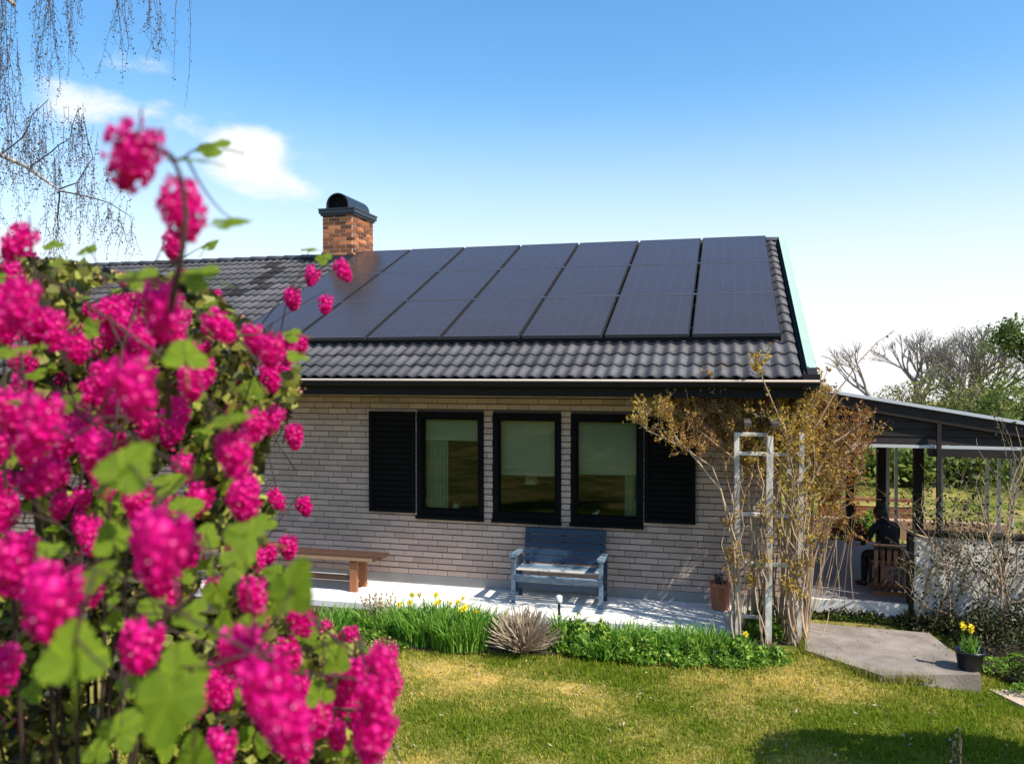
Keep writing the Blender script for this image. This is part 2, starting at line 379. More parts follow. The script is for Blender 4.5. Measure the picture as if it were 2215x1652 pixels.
# flower bed soil, planting soil on the right
bed_poly = [(-7, -1.0), (-3.2, -1.0), (-1.2, -1.02), (.15, -.93), (.75, -1.0), (.72, -1.35), (.45, -1.62), (-.6, -1.74), (-2, -1.95), (-3.5, -2.15), (-7, -2.4)]
m = MB(); m.prism([(x, y, .012) for x, y in bed_poly], .05); m.obj('flower_bed_soil', M_soil, kind='structure')
rb = [(2.3, .1), (2.33, -1.3), (2.6, -1.62), (6, -1.9), (6, .5), (2.0, .5)]
m = MB(); m.prism([(x, y, .018) for x, y in rb], .05); m.obj('planting_soil', M_soil, kind='structure')
m = MB(); m.prism([(x, y, -.052) for x, y in [(2.27, -1.66), (2.6, -1.63), (6, -1.92), (6, -2.6), (3.2, -2.3), (2.45, -2.02)]], .05); m.obj('bare_soil', M_sand, kind='structure')

# lawn blades
def grass():
    g = np.random.default_rng(3); n = 330000
    # denser close to the camera
    y = -6.6+5.5*g.random(n)**1.15; x = -4.6+9.6*g.random(n)
    keep = ~inside(x, y, patio_poly) & ~inside(x, y, SLAB) & ~inside(x, y, rb) & ~inside(x, y, bed_poly) & (g.random(n) < 1-.35*patch(x, y))
    # only ground that is within the view and a bit round it
    c, s = math.cos(YAW), math.sin(YAW); dx, dy = x-CAM.x, y-CAM.y; zc = -dx*s+dy*c; xc = dx*c+dy*s
    keep &= abs(xc) < zc*.75+.4
    x = x[keep]; y = y[keep]; n = len(x)
    pt = patch(x, y); h = (.014+.026*g.random(n))*(1.15-.5*pt); h *= np.where(y > -2.4, 1.25, 1)*(.75+.5*np.clip(np.sin(x*23+3*np.sin(y*17))*np.sin(y*29+2*np.sin(x*13))+.5, 0, 1))
    a = g.random(n)*6.28; w = .0032+.0048*g.random(n)**2; lean = .9*g.random(n)
    la = g.random(n)*6.28; lx = np.cos(la)*lean*h; ly = np.sin(la)*lean*h; zz = lawn_z(x, y)-.02
    p0 = np.stack([x-np.cos(a)*w, y-np.sin(a)*w, zz], 1); p1 = np.stack([x+np.cos(a)*w, y+np.sin(a)*w, zz], 1); p2 = np.stack([x+lx, y+ly, zz+h], 1)
    V = np.stack([p0, p1, p2], 1).reshape(-1, 3); F = np.arange(3*n).reshape(-1, 3)
    A = np.clip(pt*1.15-.12+g.normal(size=n)*.24, 0, 1)
    nmesh('lawn_grass', V, F, A, M_blade, kind='stuff', label='short patchy green and straw coloured lawn grass', cat='grass')
grass()

# fallen leaves and bits of straw on the lawn, crumbs on the patio and slab
def litter():
    g = np.random.default_rng(44); n = 420; x = -3.6+6.2*g.random(n); y = -5.8+4.2*g.random(n)
    k = ~inside(x, y, SLAB) & ~inside(x, y, bed_poly); x, y = x[k], y[k]
    C1 = np.stack([x, y, lawn_z(x, y)+.015+.012*g.random(len(x))], 1)
    V, F, A = leaf_quads(C1, .018+.035*g.random(len(x))**2, g.random(len(x)), nrm=np.array([[.3, .3, 0]]), seed=45, aspect=.4)
    nmesh('lawn_litter', V, F, A, M_dry, kind='stuff', label='scattered dry leaves and straw lying on the lawn', cat='leaf litter')
    x = -4.2+4.3*g.random(260); y = -.98+.9*g.random(260)**2; C2 = np.stack([x, y, np.full(260, PZ+.006)], 1)
    xs_ = .9+1.3*g.random(120); ys_ = -1.55+1.3*g.random(120); k = inside(xs_, ys_, SLAB); C3 = np.stack([xs_[k], ys_[k], np.full(k.sum(), .107)], 1)
    C2 = np.concatenate([C2, C3]); V, F, A = leaf_quads(C2, .012+.02*g.random(len(C2))**2, g.random(len(C2))*.6, seed=46, aspect=.5)
    nmesh('paving_litter', V, F, A, M_dry, kind='stuff', label='small dry leaf crumbs lying on the patio and slab', cat='leaf litter')
    # grass tufts creeping over the edges of the slab and the patio
    e = []
    for i in (2, 3, 4):
        a = SLAB[i]; b = SLAB[(i+1) % 5]
        for t in g.random(420): e.append((a[0]+(b[0]-a[0])*t, a[1]+(b[1]-a[1])*t))
    e = np.array(e); e = e[(e[:, 0] < 1.75)]+g.normal(size=(int((e[:, 0] < 1.75).sum()), 2))*.018; n = len(e)
    h = .05+.09*g.random(n); a = g.random(n)*6.28; l = g.normal(size=(n, 2))*.35*h[:, None]; w = .004
    z0 = np.full(n, .03); p0 = np.stack([e[:, 0]-np.cos(a)*w, e[:, 1]-np.sin(a)*w, z0], 1); p1 = np.stack([e[:, 0]+np.cos(a)*w, e[:, 1]+np.sin(a)*w, z0], 1); p2 = np.stack([e[:, 0]+l[:, 0], e[:, 1]+l[:, 1], z0+h], 1)
    nmesh('edge_grass', np.stack([p0, p1, p2], 1).reshape(-1, 3), np.arange(3*n).reshape(-1, 3), g.random(n)*.6, M_blade, kind='stuff', label='longer grass creeping over the lawn side edge of the slab', cat='grass')
litter()

# ================================================================== HOUSE
SL = .418; SA = math.atan(SL); HL, HR = -15.0, .60        # wall ends
def rz(y): return 2.76+(y+.6)*SL
house = thing('brick_house', 'single storey grey brick house with dark tiled roof and three black framed windows', 'house', (-7, 0, 0))
H = lambda o: o
def hpart(mb, name, m, parent=None, smooth=False, **k):
    """children keep world coordinates: the house empty sits at x=-7"""
    o = mb.obj(name, m, parent or house, smooth, **k)
    if parent is None: o.location = (7, 0, 0)
    return o
openings = [(-3.81, -2.93, .94, 2.27), (-2.81, -1.95, .94, 2.27), (-1.83, -.96, .94, 2.27)]
# core wall (mortar face) built round the openings
m = MB(); MY = .012
xs = [HL, -3.81, -2.93, -2.81, -1.95, -1.83, -.96, HR]
for a, b, o in zip(xs[:-1], xs[1:], [0, 1, 0, 1, 0, 1, 0]):
    if o: m.box(a, b, MY, .28, .1, .94); m.box(a, b, MY, .28, 2.27, 2.62)
    else: m.box(a, b, MY, .28, .1, 2.62)
wall = hpart(m, 'wall', M_mortar)
# other walls of the house
m = MB(); m.box(HL, HL+.28, .282, 9.2, 0, 2.7); m.box(HR-.28, HR, .282, 9.2, 0, 2.7); m.box(HL, HR, 9.2, 9.5, 0, 2.7)
m.poly([(HR-.01, .28, 2.7), (HR-.01, 9.4, 2.7), (HR-.01, 4.69, rz(4.69)-.12)]); m.poly([(HL+.01, .28, 2.7), (HL+.01, 9.4, 2.7), (HL+.01, 4.69, rz(4.69)-.12)])
hpart(m, 'outer_wall', M_brick)
m = MB(); m.box(HL, HR, .004, .26, -.1, .2); hpart(m, 'plinth', M_plinth)
# bricks
CH = .0752; BL = .262
bricks = []
zc = .205; row = 0
while zc+.062 < 2.6:
    free = [(HL, HR)]
    for (a, b, z0, z1) in openings:
        if zc+.05 > z0 and zc+.012 < z1:
            nf = []
            for (p, q) in free:
                if b <= p or a >= q: nf.append((p, q)); continue
                if a > p: nf.append((p, a))
                if b < q: nf.append((b, q))
            free = nf
    off = [0, .5, .25, .75][row % 4]*BL
    for (p, q) in free:
        k = math.floor((p-off)/BL)
        while True:
            a = k*BL+off; b = a+BL-.0065
            a2, b2 = max(a, p), min(b, q)
            if a2 >= q: break
            if b2-a2 > .03: bricks.append((a2, b2, zc))
            k += 1
    zc += CH; row += 1
full = [b for b in bricks if b[1]-b[0] > .24]
def shown(b):
    cx, z0 = (b[0]+b[1])/2, b[2]
    if cx < -4.9 or cx > .1: return False
    if z0 > 2.5: return False
    if -4.45 < cx < -3.8 and .95 < z0 < 2.3: return False
    if -.95 < cx < -.36 and .95 < z0 < 2.3: return False
    return True
cand = sorted([b for b in bricks if shown(b)], key=lambda b: (b[2] > 1.3, abs(b[0]+2.2)))[:290]
cs = set(cand)
proto = []
for i in range(14):
    q = MB(); w = BL-.0065; rr = random.Random(i); pr = rr.uniform(-.0025, .0025)
    q.cbox(-w/2, w/2, -.0+pr, .03, 0, .0625, .004, var=rr.random()); proto.append(q.mesh('brick', M_brick))
for b in cand:
    w = b[1]-b[0]; o = link('brick', random.choice(proto), wall, ((b[0]+b[1])/2, 0, b[2]))
    o.scale = (w/(BL-.0065), 1, 1)
rest = MB()
for b in bricks:
    if b in cs: continue
    pr = rnd(-.0025, .0025); rest.box(b[0], b[1], pr, .03, b[2], b[2]+.0625, var=random.random())
rest.obj('brick', M_brick, wall, kind='stuff')

# windows
def window(x0, x1, z0, z1, blind):
    w = thing('window', None, None); w.parent = house; w.location = (7, 0, 0); del_tags(w)
    f = MB(); t = .062
    for a, b, c, d in [(x0, x0+t, z0, z1), (x1-t, x1, z0, z1), (x0+t, x1-t, z1-.075, z1), (x0+t, x1-t, z0, z0+.09)]: f.box(a, b, -.018, .09, c, d)
    f.obj('frame', M_black, w)
    f = MB()   # slim inner sash
    a, b, c, d = x0+t, x1-t, z0+.09, z1-.075; u = .022
    for q in [(a, a+u, c, d), (b-u, b, c, d), (a+u, b-u, c, c+u), (a+u, b-u, d-u, d)]: f.box(q[0], q[1], .012, .07, q[2], q[3])
    f.obj('sash', M_black, w)
    f = MB(); f.box(a+u, b-u, .035, .041, c+u, d-u); f.obj('pane', M_glass, w)
    f = MB(); f.box(x0-.01, x1+.01, -.055, -.02, z0-.022, z0+.02); f.obj('sill', M_black, w)
    f = MB(); f.box(a+.005, b-.005, .13, .134, blind, d+.05); f.cbox(a+.005, b-.005, .124, .14, blind-.014, blind, .004); f.obj('roller_blind', M_cream, w)
    return w
def del_tags(o):
    for k in ('label', 'category'):
        if k in o: del o[k]
wins = [window(*o, bl) for o, bl in zip(openings, (1.915, 1.50, 1.54))]
# shutters: boards in a frame
def shutter(x0, x1, z0, z1):
    s = thing('shutter', None, None); s.parent = house; s.location = (7, 0, 0); del_tags(s)
    f = MB(); f.box(x0, x1, -.012, -.001, z0, z1); f.obj('back_board', M_black, s)
    n = 17; h = (z1-z0-.1)/n
    for i in range(n):
        q = MB(); zz = z0+.05+i*h; Mx = Matrix.Translation((0, -.024, zz+h/2)) @ Matrix.Rotation(R(12), 4, 'X')
        q.box(x0+.045, x1-.045, -.004, .004, -h*.46, h*.46, M=Mx); q.obj('slat', M_black, s)
    f = MB()
    for a, b, c, d in [(x0, x0+.045, z0, z1), (x1-.045, x1, z0, z1), (x0+.045, x1-.045, z0, z0+.05), (x0+.045, x1-.045, z1-.05, z1)]: f.box(a, b, -.042, -.013, c, d)
    f.obj('frame', M_black, s)
shutter(-4.46, -3.835, .985, 2.27); shutter(-.945, -.355, 1.0, 2.25)

# interior of the room
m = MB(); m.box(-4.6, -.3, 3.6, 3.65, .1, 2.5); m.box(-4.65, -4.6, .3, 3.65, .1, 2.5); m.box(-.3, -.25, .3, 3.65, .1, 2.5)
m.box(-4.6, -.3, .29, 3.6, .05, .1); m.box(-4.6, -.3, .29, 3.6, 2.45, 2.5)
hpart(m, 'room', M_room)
# inner sill board
m = MB(); m.box(-3.9, -.9, .14, .36, .96, .985); hpart(m, 'inner_sill', M_white)
# curtains
def curtain(x0, x1, label):
    q = MB(); n = 22; pts = []
    for i in range(n+1):
        x = x0+(x1-x0)*i/n; pts.append((x, .17+.014*math.sin(i*1.5)+.006*math.sin(i*3.1)))
    for i in range(n):
        (xa, ya), (xb, yb) = pts[i], pts[i+1]
        q.poly([(xa, ya, .99), (xb, yb, .99), (xb, yb, 2.3), (xa, ya, 2.3)]); q.poly([(xa, ya+.003, 2.3), (xb, yb+.003, 2.3), (xb, yb+.003, .99), (xa, ya+.003, .99)])
    q.obj('curtain', M_curtain, label=label, cat='curtain', smooth=True)
curtain(-3.74, -3.46, 'pale pleated curtain at the left edge of the left window')
curtain(-1.20, -1.03, 'narrow pale curtain at the right edge of the right window')
# pendant lamp seen in the middle window
lp = on(1150, 1035, 1, .55)
lamp = thing('pendant_lamp', 'white dome pendant lamp hanging behind the middle window', 'lamp', lp)
m = MB(); m.lathe((0, 0, 0), [(.105, -.065), (.102, -.06), (.095, -.02), (.075, .03), (.045, .06), (.02, .085), (.0, .087)], 20); m.obj('lamp_shade', M_white, lamp, True)
m = MB(); m.tube([(0, 0, .085), (0, 0, 2.45-lp.z)], .004, 5); m.obj('cord', M_black, lamp)
# pot on the sill of the left window, small white figure in the right one
pp = on(987, 1100, 1, .24); pt_ = thing('sill_pot', 'small white pot on the sill of the left window', 'pot', (pp.x, .24, .985))
m = MB(); m.lathe((0, 0, 0), [(0, 0), (.036, 0), (.050, .09), (.052, .10), (.047, .10), (.040, .07), (0, .07)], 16); m.obj('pot', M_white, pt_, True)
m = MB()
for i in range(14):
    a = rnd(0, 6.28); m.tube([(0, 0, .07), (.02*math.cos(a), .02*math.sin(a), .12), (.05*math.cos(a), .05*math.sin(a), .13+rnd(0, .03))], [.004, .006, .001], 4)
m.obj('succulent', M_vineleaf, pt_)
pp = on(1287, 1112, 1, .24); fg = thing('sill_figure', 'small white bird ornament on the sill of the right window', 'ornament', (pp.x, .24, .985))
m = MB(); m.tube([(-.05, 0, .02), (-.02, 0, .03), (.02, 0, .045), (.04, 0, .07), (.045, 0, .09)], [.004, .022, .026, .014, .012], 8); m.tube([(0, 0, 0), (0, 0, .03)], .006, 5); m.tube([(.05, 0, .09), (.068, 0, .086)], [.005, .001], 5)
m.obj('body', M_white, fg, True)

# ---- roof
roof = thing('roof', None, None); roof.parent = house; roof.location = (7, 0, 0); del_tags(roof)
RL, RR = -15.4, .78; YE, YR = -.70, 4.69
m = MB()   # deck, both slopes
for s in (0, 1):
    f = (lambda y: y) if s == 0 else (lambda y: 2*YR-y)
    a, b = (YE+.02, YR)
    p = [(RL, f(a), rz(a)-.045), (RR, f(a), rz(a)-.045), (RR, f(b), rz(b)-.045), (RL, f(b), rz(b)-.045)]
    q = [(x, y, zz-.06) for x, y, zz in p]
    if s: p = p[::-1]; q = q[::-1]
    m.poly(p); m.poly(q[::-1])
    for i in range(4): j = (i+1) % 4; m.poly([p[i], q[i], q[j], p[j]])
m.obj('roof_deck', M_under, roof)
# tiles: double roll concrete tiles
TW, TP = .30, .3435        # width, row pitch along the slope
NROW = 17
cosA, sinA = math.cos(SA), math.sin(SA)
def tile_pts(w=TW, L_=.375, streaked=0, jit=0.0):
    n = 14; vs = []
    for v in (0, 1):
        for i in range(n+1):
            u = w*i/n; h = .5-.5*math.cos(2*math.pi*((u/.15)))
            h = h**1.3
            vs.append((u, v*L_, .030*h+(.026 if v == 0 else .0)+jit*(1-v)))
    for i in range(n+1):
        u, _, ww = vs[i]; vs.append((u, .002, ww-.022))
    fs = [(i, i+1, n+1+i+1, n+1+i) for i in range(n)]+[(2*(n+1)+i, 2*(n+1)+i+1, i+1, i) for i in range(n)]
    return vs, fs
def slope_M(x, r, back=False):
    """frame on the roof plane, row r starting at the eave"""
    y = YE+r*TP*cosA
    Mx = Matrix.Translation((x, y, rz(y)-.02)) @ Matrix.Rotation(SA, 4, 'X')
    return Mx
tp = []
for i in range(10):
    q = MB(); rr = random.Random(50+i); vs, fs = tile_pts(jit=rr.uniform(-.002, .003)); q.add(vs, fs, rr.random()); tp.append(q.mesh('roof_tile', M_tile, True))
PX0, PX1, PY0, PY1 = -6.70, .62, .25, 4.54
ntx = int((RR-RL)/TW)
cells = []
for r in range(NROW):
    y = YE+r*TP*cosA
    for c in range(ntx):
        x = RR-.02-(c+1)*TW
        if r == NROW-1: pass
        under = (x > PX0+.1 and x+TW < PX1-.05 and y > PY0+.25 and y < PY1-.2)
        if -7.45 < x+.15 < -6.7 and y > 3.95: under = False
        if not under: cells.append((r, c, x, y))
def tkey(t):
    x, y = t[2], t[3]; return math.hypot(x+1.0, y+9.88)-(2.5 if y < .4 and x > -6.2 else 0)
vis = [t for t in cells if t[2] < -4.4 or t[3] < .3 or t[2] > .3]
vis = [t for t in vis if not (t[2] < -8.3)]
vis.sort(key=tkey); top = set((t[0], t[1]) for t in vis[:285])
def in_streak(x, y):     # irregular streak of darker tiles left of the chimney
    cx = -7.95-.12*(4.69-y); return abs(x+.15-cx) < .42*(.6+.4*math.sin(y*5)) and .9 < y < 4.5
rm = MB(); rd = MB()
for (r, c, x, y) in cells:
    Mx = slope_M(x, r)
    if (r, c) in top and not in_streak(x, y):
        o = link('roof_tile', random.choice(tp), roof); o.matrix_local = Mx @ Matrix.Translation((0, rnd(-.003, .003), 0))
    else:
        vs, fs = tile_pts(jit=rnd(-.002, .003)); tgt = rd if in_streak(x, y) and random.random() < .62 else rm
        tgt.add([tuple(Mx @ Vector(p)) for p in vs], fs, random.random())
# the back slope is joined
for r in range(NROW):
    y = 2*YR-(YE+r*TP*cosA)
    for c in range(0, ntx):
        x = RL+.05+c*TW; vs, fs = tile_pts(); Mx = Matrix.Translation((x+TW, y, rz(2*YR-y)-.02)) @ Matrix.Rotation(math.pi, 4, 'Z') @ Matrix.Rotation(SA, 4, 'X')
        rm.add([tuple(Mx @ Vector(p)) for p in vs], fs, random.random())
rm.obj('roof_tile', M_tile, roof, True, kind='stuff')
rd.obj('dark_roof_tile', M_tiledark, roof, True, kind='stuff')
# ridge tiles, each overlapping the next
def ridge_mesh():
    q = MB(); n = 8; Lr = .40; ra = (.115, .095)
    for k, (x, r_) in enumerate(((0, ra[0]), (Lr, ra[1]))):
        for i in range(n+1):
            a = math.pi*i/n; q.v.append((x, -math.cos(a)*r_*1.15, math.sin(a)*r_*.72))
    for i in range(n): q.face([i, i+1, n+1+i+1, n+1+i])
    for i in range(n+1): q.v.append((0, q.v[i][1]*.85, q.v[i][2]*.82))
    for i in range(n): q.face([i+1, i, 2*(n+1)+i, 2*(n+1)+i+1])
    return q.mesh('ridge_tile', M_tile, True)
rgm = ridge_mesh(); x = RR-.36
while x > RL:
    if not (-7.45 < x+.2 < -6.75):
        o = link('ridge_tile', rgm, roof, (x, YR, rz(YR)-.02))
    x -= .365
# verge flashing in mint metal, gable fascia, dark verge gap
m = MB()
def slopebar(mb, x0, x1, ya, yb, w0, w1, var=None):
    Mx = Matrix.Translation((0, ya, rz(ya))) @ Matrix.Rotation(SA, 4, 'X'); mb.box(x0, x1, 0, (yb-ya)/cosA, w0, w1, var, M=Mx)
slopebar(m, RR+.035, RR+.055, YE+.13, YR, .045, .068); slopebar(m, RR+.0551, RR+.128, YE+.13, YR, .045, .058); slopebar(m, RR+.118, RR+.128, YE+.13, YR, -.10, .0449)
m.obj('verge_flashing', M_mint, roof)
m = MB(); slopebar(m, RR-.0, RR+.033, YE+.02, YR, -.16, .02); slopebar(m, RR+.034, RR+.133, YE-.01, YR, -.17, .043)
m.box(RR-.02, RR+.15, YE-.075, YE+.03, 2.60, 2.755)
m.obj('bargeboard', M_under, roof)
# eaves: fascia, soffit, gutter
m = MB(); m.box(RL, RR, -.655, -.63, 2.50, rz(-.64)-.11); m.box(RL, RR, -.63, .0, 2.50, 2.515); hpart(m, 'eaves_board', M_under)
gm = MB(); n = 10; pts = [(-.725-.058*math.cos(math.pi*i/n), 2.672-.062*math.sin(math.pi*i/n)) for i in range(n+1)]
for i in range(n):
    (a, b), (c, d) = pts[i], pts[i+1]
    gm.poly([(RL, a, b), (RR+.14, a, b), (RR+.14, c, d), (RL, c, d)]); gm.poly([(RL, c, d+.003), (RR+.14, c, d+.003), (RR+.14, a, b+.003), (RL, a, b+.003)])
gm.poly([(RR+.141, a, b) for a, b in pts]); gut = hpart(gm, 'gutter', M_under)
m = MB(); m.tube([(RL, -.784, 2.682), (RR+.145, -.784, 2.682)], .0135, 8); m.obj('gutter_lip', M_lip, gut, True)
for k in range(16):
    q = MB(); xx = .5-k*.62*1.6; q.box(xx-.012, xx+.012, -.775, -.63, 2.677, 2.681); q.obj('gutter_bracket', M_under, gut)

# ---- chimney
ch = thing('chimney', None, None); ch.parent = house; ch.location = (7, 0, 0); del_tags(ch)
CX0, CX1, CY0, CY1, CZ1 = -7.33, -6.715, 4.26, 5.16, 5.70
m = MB(); m.box(CX0+.008, CX1-.008, CY0+.008, CY1-.008, 4.4, CZ1); m.obj('core', M_chmortar, ch)
cp = []
for i in range(10):
    rr = random.Random(i+90); q = MB(); q.box(-.5, .5, -.5, .5, 0, .058, var=rr.random()**1.4); cp.append(q.mesh('brick', M_chbrick))
def chbrick(x, y, zz, lx, ly):
    o = link('brick', random.choice(cp), ch, (x, y, zz)); o.scale = (lx, ly, 1)
nz_ = 13; bh = .0725
for r in range(nz_):
    zz = CZ1-.062-r*bh
    if zz < 4.72: break
    # front (visible) and right faces, running bond; back and left as well
    for (face, a0, a1) in (('f', CX0, CX1), ('b', CX0, CX1), ('r', CY0, CY1), ('l', CY0, CY1)):
        st = .0 if r % 2 == 0 else -.12
        if face in 'rl': st = -.12-st
        a = a0+st
        while a < a1-.02:
            p, q = max(a, a0+(.0 if face in 'fb' else .004)), min(a+.23, a1)
            if q-p > .04:
                c_ = (p+q)/2
                if face == 'f': chbrick(c_, CY0+.03, zz, q-p-.012, .06)
                if face == 'b': chbrick(c_, CY1-.03, zz, q-p, .06)
                if face == 'r': chbrick(CX1-.03+.001, c_, zz, .06, q-p-.012)
                if face == 'l': chbrick(CX0+.03-.001, c_, zz, .06, q-p)
            a += .24
m = MB(); m.box(CX0-.03, CX1+.03, CY0-.05, CY1+.03, 4.6, 4.93); m.box(CX0-.02, CX0, CY0-.02, CY1+.02, 4.93, 4.99)
m.obj('flashing', M_capmetal, ch)
m = MB(); m.box(CX0-.055, CX1+.055, CY0-.055, CY1+.055, CZ1+.008, CZ1+.075); m.box(CX0-.03, CX1+.03, CY0-.03, CY1+.03, CZ1-.03, CZ1+.007)
m.box(CX0-.065, CX1+.065, CY0-.065, CY1+.065, CZ1+.0755, CZ1+.10)
m.obj('cap_plate', M_capmetal, ch)
m = MB(); n = 16; rc = .225; cxm = (CX0+CX1)/2; zb = CZ1+.10; h0 = .06
arch = [(cxm-rc, zb)]+[(cxm-rc*math.cos(math.pi*i/n), zb+h0+rc*math.sin(math.pi*i/n)) for i in range(n+1)]+[(cxm+rc, zb)]
for i in range(len(arch)-1):
    (a, b), (c, d) = arch[i], arch[i+1]
    m.poly([(a, CY0-.02, b), (a, CY1+.02, b), (c, CY1+.02, d), (c, CY0-.02, d)]); k = .93
    ai, ci = cxm+(a-cxm)*k, cxm+(c-cxm)*k; bi, di = zb+(b-zb)*k, zb+(d-zb)*k
    m.poly([(ai, CY0-.02, bi), (ci, CY0-.02, di), (ci, CY1+.02, di), (ai, CY1+.02, bi)]); m.poly([(a, CY0-.02, b), (c, CY0-.02, d), (ci, CY0-.02, di), (ai, CY0-.02, bi)])
m.obj('arched_cowl', M_capmetal, ch, True)
m = MB(); m.poly([(cxm+(a-cxm)*.93, CY0+.14, zb+(b-zb)*.93) for a, b in arch]); m.tube([(cxm-.03, CY0+.03, zb+.09), (cxm-.03, CY0+.1, zb+.09)], .02, 8)
m.obj('cowl_mesh', M_under, ch)

# ---- solar array
arr = thing('solar_array', 'array of black solar panels in seven columns and three rows on the roof', 'solar panels', (0, PY0, rz(PY0)))
arr.rotation_euler = (SA, 0, 0)
colw = (PX1-PX0)/7; rowh = (PY1-PY0)/cosA/3
def panel_parts():
    w, h = colw-.038, rowh-.003
    g = MB(); nx, ny = 6, 10
    g.box(.012, w-.012, .012, h-.012, .0, .034); gm_ = g.mesh('glass', M_panel)
    f = MB()
    for a, b, c, d in [(0, w, 0, .012), (0, w, h-.012, h), (0, .012, .012, h-.012), (w-.012, w, .012, h-.012)]: f.box(a, b, c, d, -.006, .037)
    fm = f.mesh('frame', [M_pframe, M_under]); fm.polygons.foreach_set('material_index', [0]*12+[1]*12); return gm_, fm
gme, fme = panel_parts()
q = MB(); w_, h_ = colw-.038, rowh-.003      # printed cell lines, 1 mm proud of the glass
for k in range(1, 6): q.box(k*w_/6-.0018, k*w_/6+.0018, .02, h_-.02, .0335, .035)
q.box(.02, w_-.02, h_/2-.004, h_/2+.004, .0335, .0345)
cellme = q.mesh('cell_line', M_cell)
cmb = MB(); cmb.box(-.022, .022, -.02, .02, -.01, .0405); cme = cmb.mesh('clamp', M_steel)
for c in range(7):
    for r in range(3):
        p = link('solar_panel', None, arr, (PX0+c*colw+.019, r*rowh+.0015, .088)); p.empty_display_size = .1
        p.rotation_euler = (R(rnd(-.12, .12)), R(rnd(-.12, .12)), 0)
        link('glass', gme, p); link('frame', fme, p); link('cell_line', cellme, p)
        if r: o = link('clamp', cme, p, (-.02, -.008, 0))
rm_ = MB()
for yy in (.35, 1.2, 1.9, 2.8, 3.5, 4.4): rm_.box(PX0+.02, PX1-.02, yy-.02, yy+.02, .045, .078)
rm_.obj('mounting_rail', M_pframe, arr)
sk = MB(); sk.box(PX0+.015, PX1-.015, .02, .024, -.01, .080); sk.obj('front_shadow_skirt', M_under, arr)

# satellite dish on the gable
dc = on(1722, 690, 1, 2.4)
dish = thing('satellite_dish', 'grey satellite dish with black receiver arm on the gable behind the roof edge', 'satellite dish', dc)
Mx = Matrix.Rotation(R(62), 4, 'Z') @ Matrix.Rotation(R(80), 4, 'X')
m = MB(); m.lathe((0, 0, 0), [(.0, -.05), (.08, -.045), (.16, -.02), (.205, .0), (.208, .004), (.16, -.014), (.08, -.038), (0, -.043)], 24, M=Mx); m.obj('reflector', M_ltgrey, dish, True)
le = on(1750, 760, 1, 1.9)-dc
m = MB(); m.tube([(0, 0, -.18), le*.6+Vector((0, 0, -.06)), le], .008, 6); m.tube([(-.02, .0, -.05), (-.06, 0, -.5), (-.24, 0, -.55)], .018, 6); m.obj('arm', M_under, dish)
m = MB(); m.lathe(tuple(le), [(0, -.03), (.03, -.03), (.036, 0), (.03, .035), (0, .04)], 12); m.obj('receiver', M_black, dish, True)

# ================================================================== PATIO FURNITURE
def slat(parent, name, m, x0, x1, y0, y1, z0, z1, M=None, c=.004, label=None):
    q = MB(); q.cbox(x0, x1, y0, y1, z0, z1, c, var=random.random(), M=M); o = q.obj(name, m, parent)
    if label: o['label'] = label
    return o
bx0, bx1 = -2.44, -1.36
bench = thing('garden_bench', 'blue painted slatted garden bench with pale armrests under the windows', 'bench', ((bx0+bx1)/2, -.30, PZ))
w = (bx1-bx0)/2
# backrest: five boards leaning back
MxB = Matrix.Translation((0, .10, .40)) @ Matrix.Rotation(R(-11), 4, 'X')
for i in range(5):
    slat(bench, 'back_slat', M_blue, -w+.075, w-.02, -.012, .012, .02+i*.082, .02+i*.082+.074, MxB)
for x in (-w+.11, 0, w-.08):
    q = MB(); q.box(x-.02, x+.02, .0125, .04, -.08, .41, M=MxB); q.obj('back_post', M_blue, bench)
# seat slats
for i, (a, b) in enumerate([(-.20, -.135), (-.12, -.055), (-.04, .025), (.04, .095)]):
    slat(bench, 'seat_slat', M_worn if i == 0 else M_paleblue, -w+.05, w-.05, a, b, .375, .393)
slat(bench, 'seat_slat', M_worn, -w+.16, w-.14, .098, .112, .385, .40, label='narrow bare rear seat strip')
# lower front board, tilted so its face catches the light, and underboard
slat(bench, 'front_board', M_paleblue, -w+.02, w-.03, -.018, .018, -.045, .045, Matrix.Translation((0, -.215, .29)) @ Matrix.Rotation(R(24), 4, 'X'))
slat(bench, 'under_board', M_blue, -w+.04, w-.05, -.012, .012, -.05, .05, Matrix.Translation((0, -.17, .21)) @ Matrix.Rotation(R(14), 4, 'X'))
for s in (-1, 1):
    x = s*(w-.025)
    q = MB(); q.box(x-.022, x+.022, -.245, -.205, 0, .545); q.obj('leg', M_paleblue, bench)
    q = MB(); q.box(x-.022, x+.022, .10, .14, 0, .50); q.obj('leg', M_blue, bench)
    q = MB(); q.box(x-.02, x+.02, -.205, .10, .32, .372); q.obj('side_rail', M_blue, bench)
    q = MB(); q.box(x-.02, x+.02, -.205, .10, .10, .13); q.obj('stretcher', M_blue, bench)
    arm = MB(); pts = []
    yy = [-.29, -.27, -.15, .0, .12, .16]; hw = [.03, .045, .043, .036, .03, .025]
    for y_, h_ in zip(yy, hw): pts.append((x-h_, y_))
    for y_, h_ in list(zip(yy, hw))[::-1]: pts.append((x+h_, y_))
    arm.prism([(a, b, .570+(b+.29)*-.03) for a, b in pts], .024); arm.obj('armrest', M_paleblue, bench)

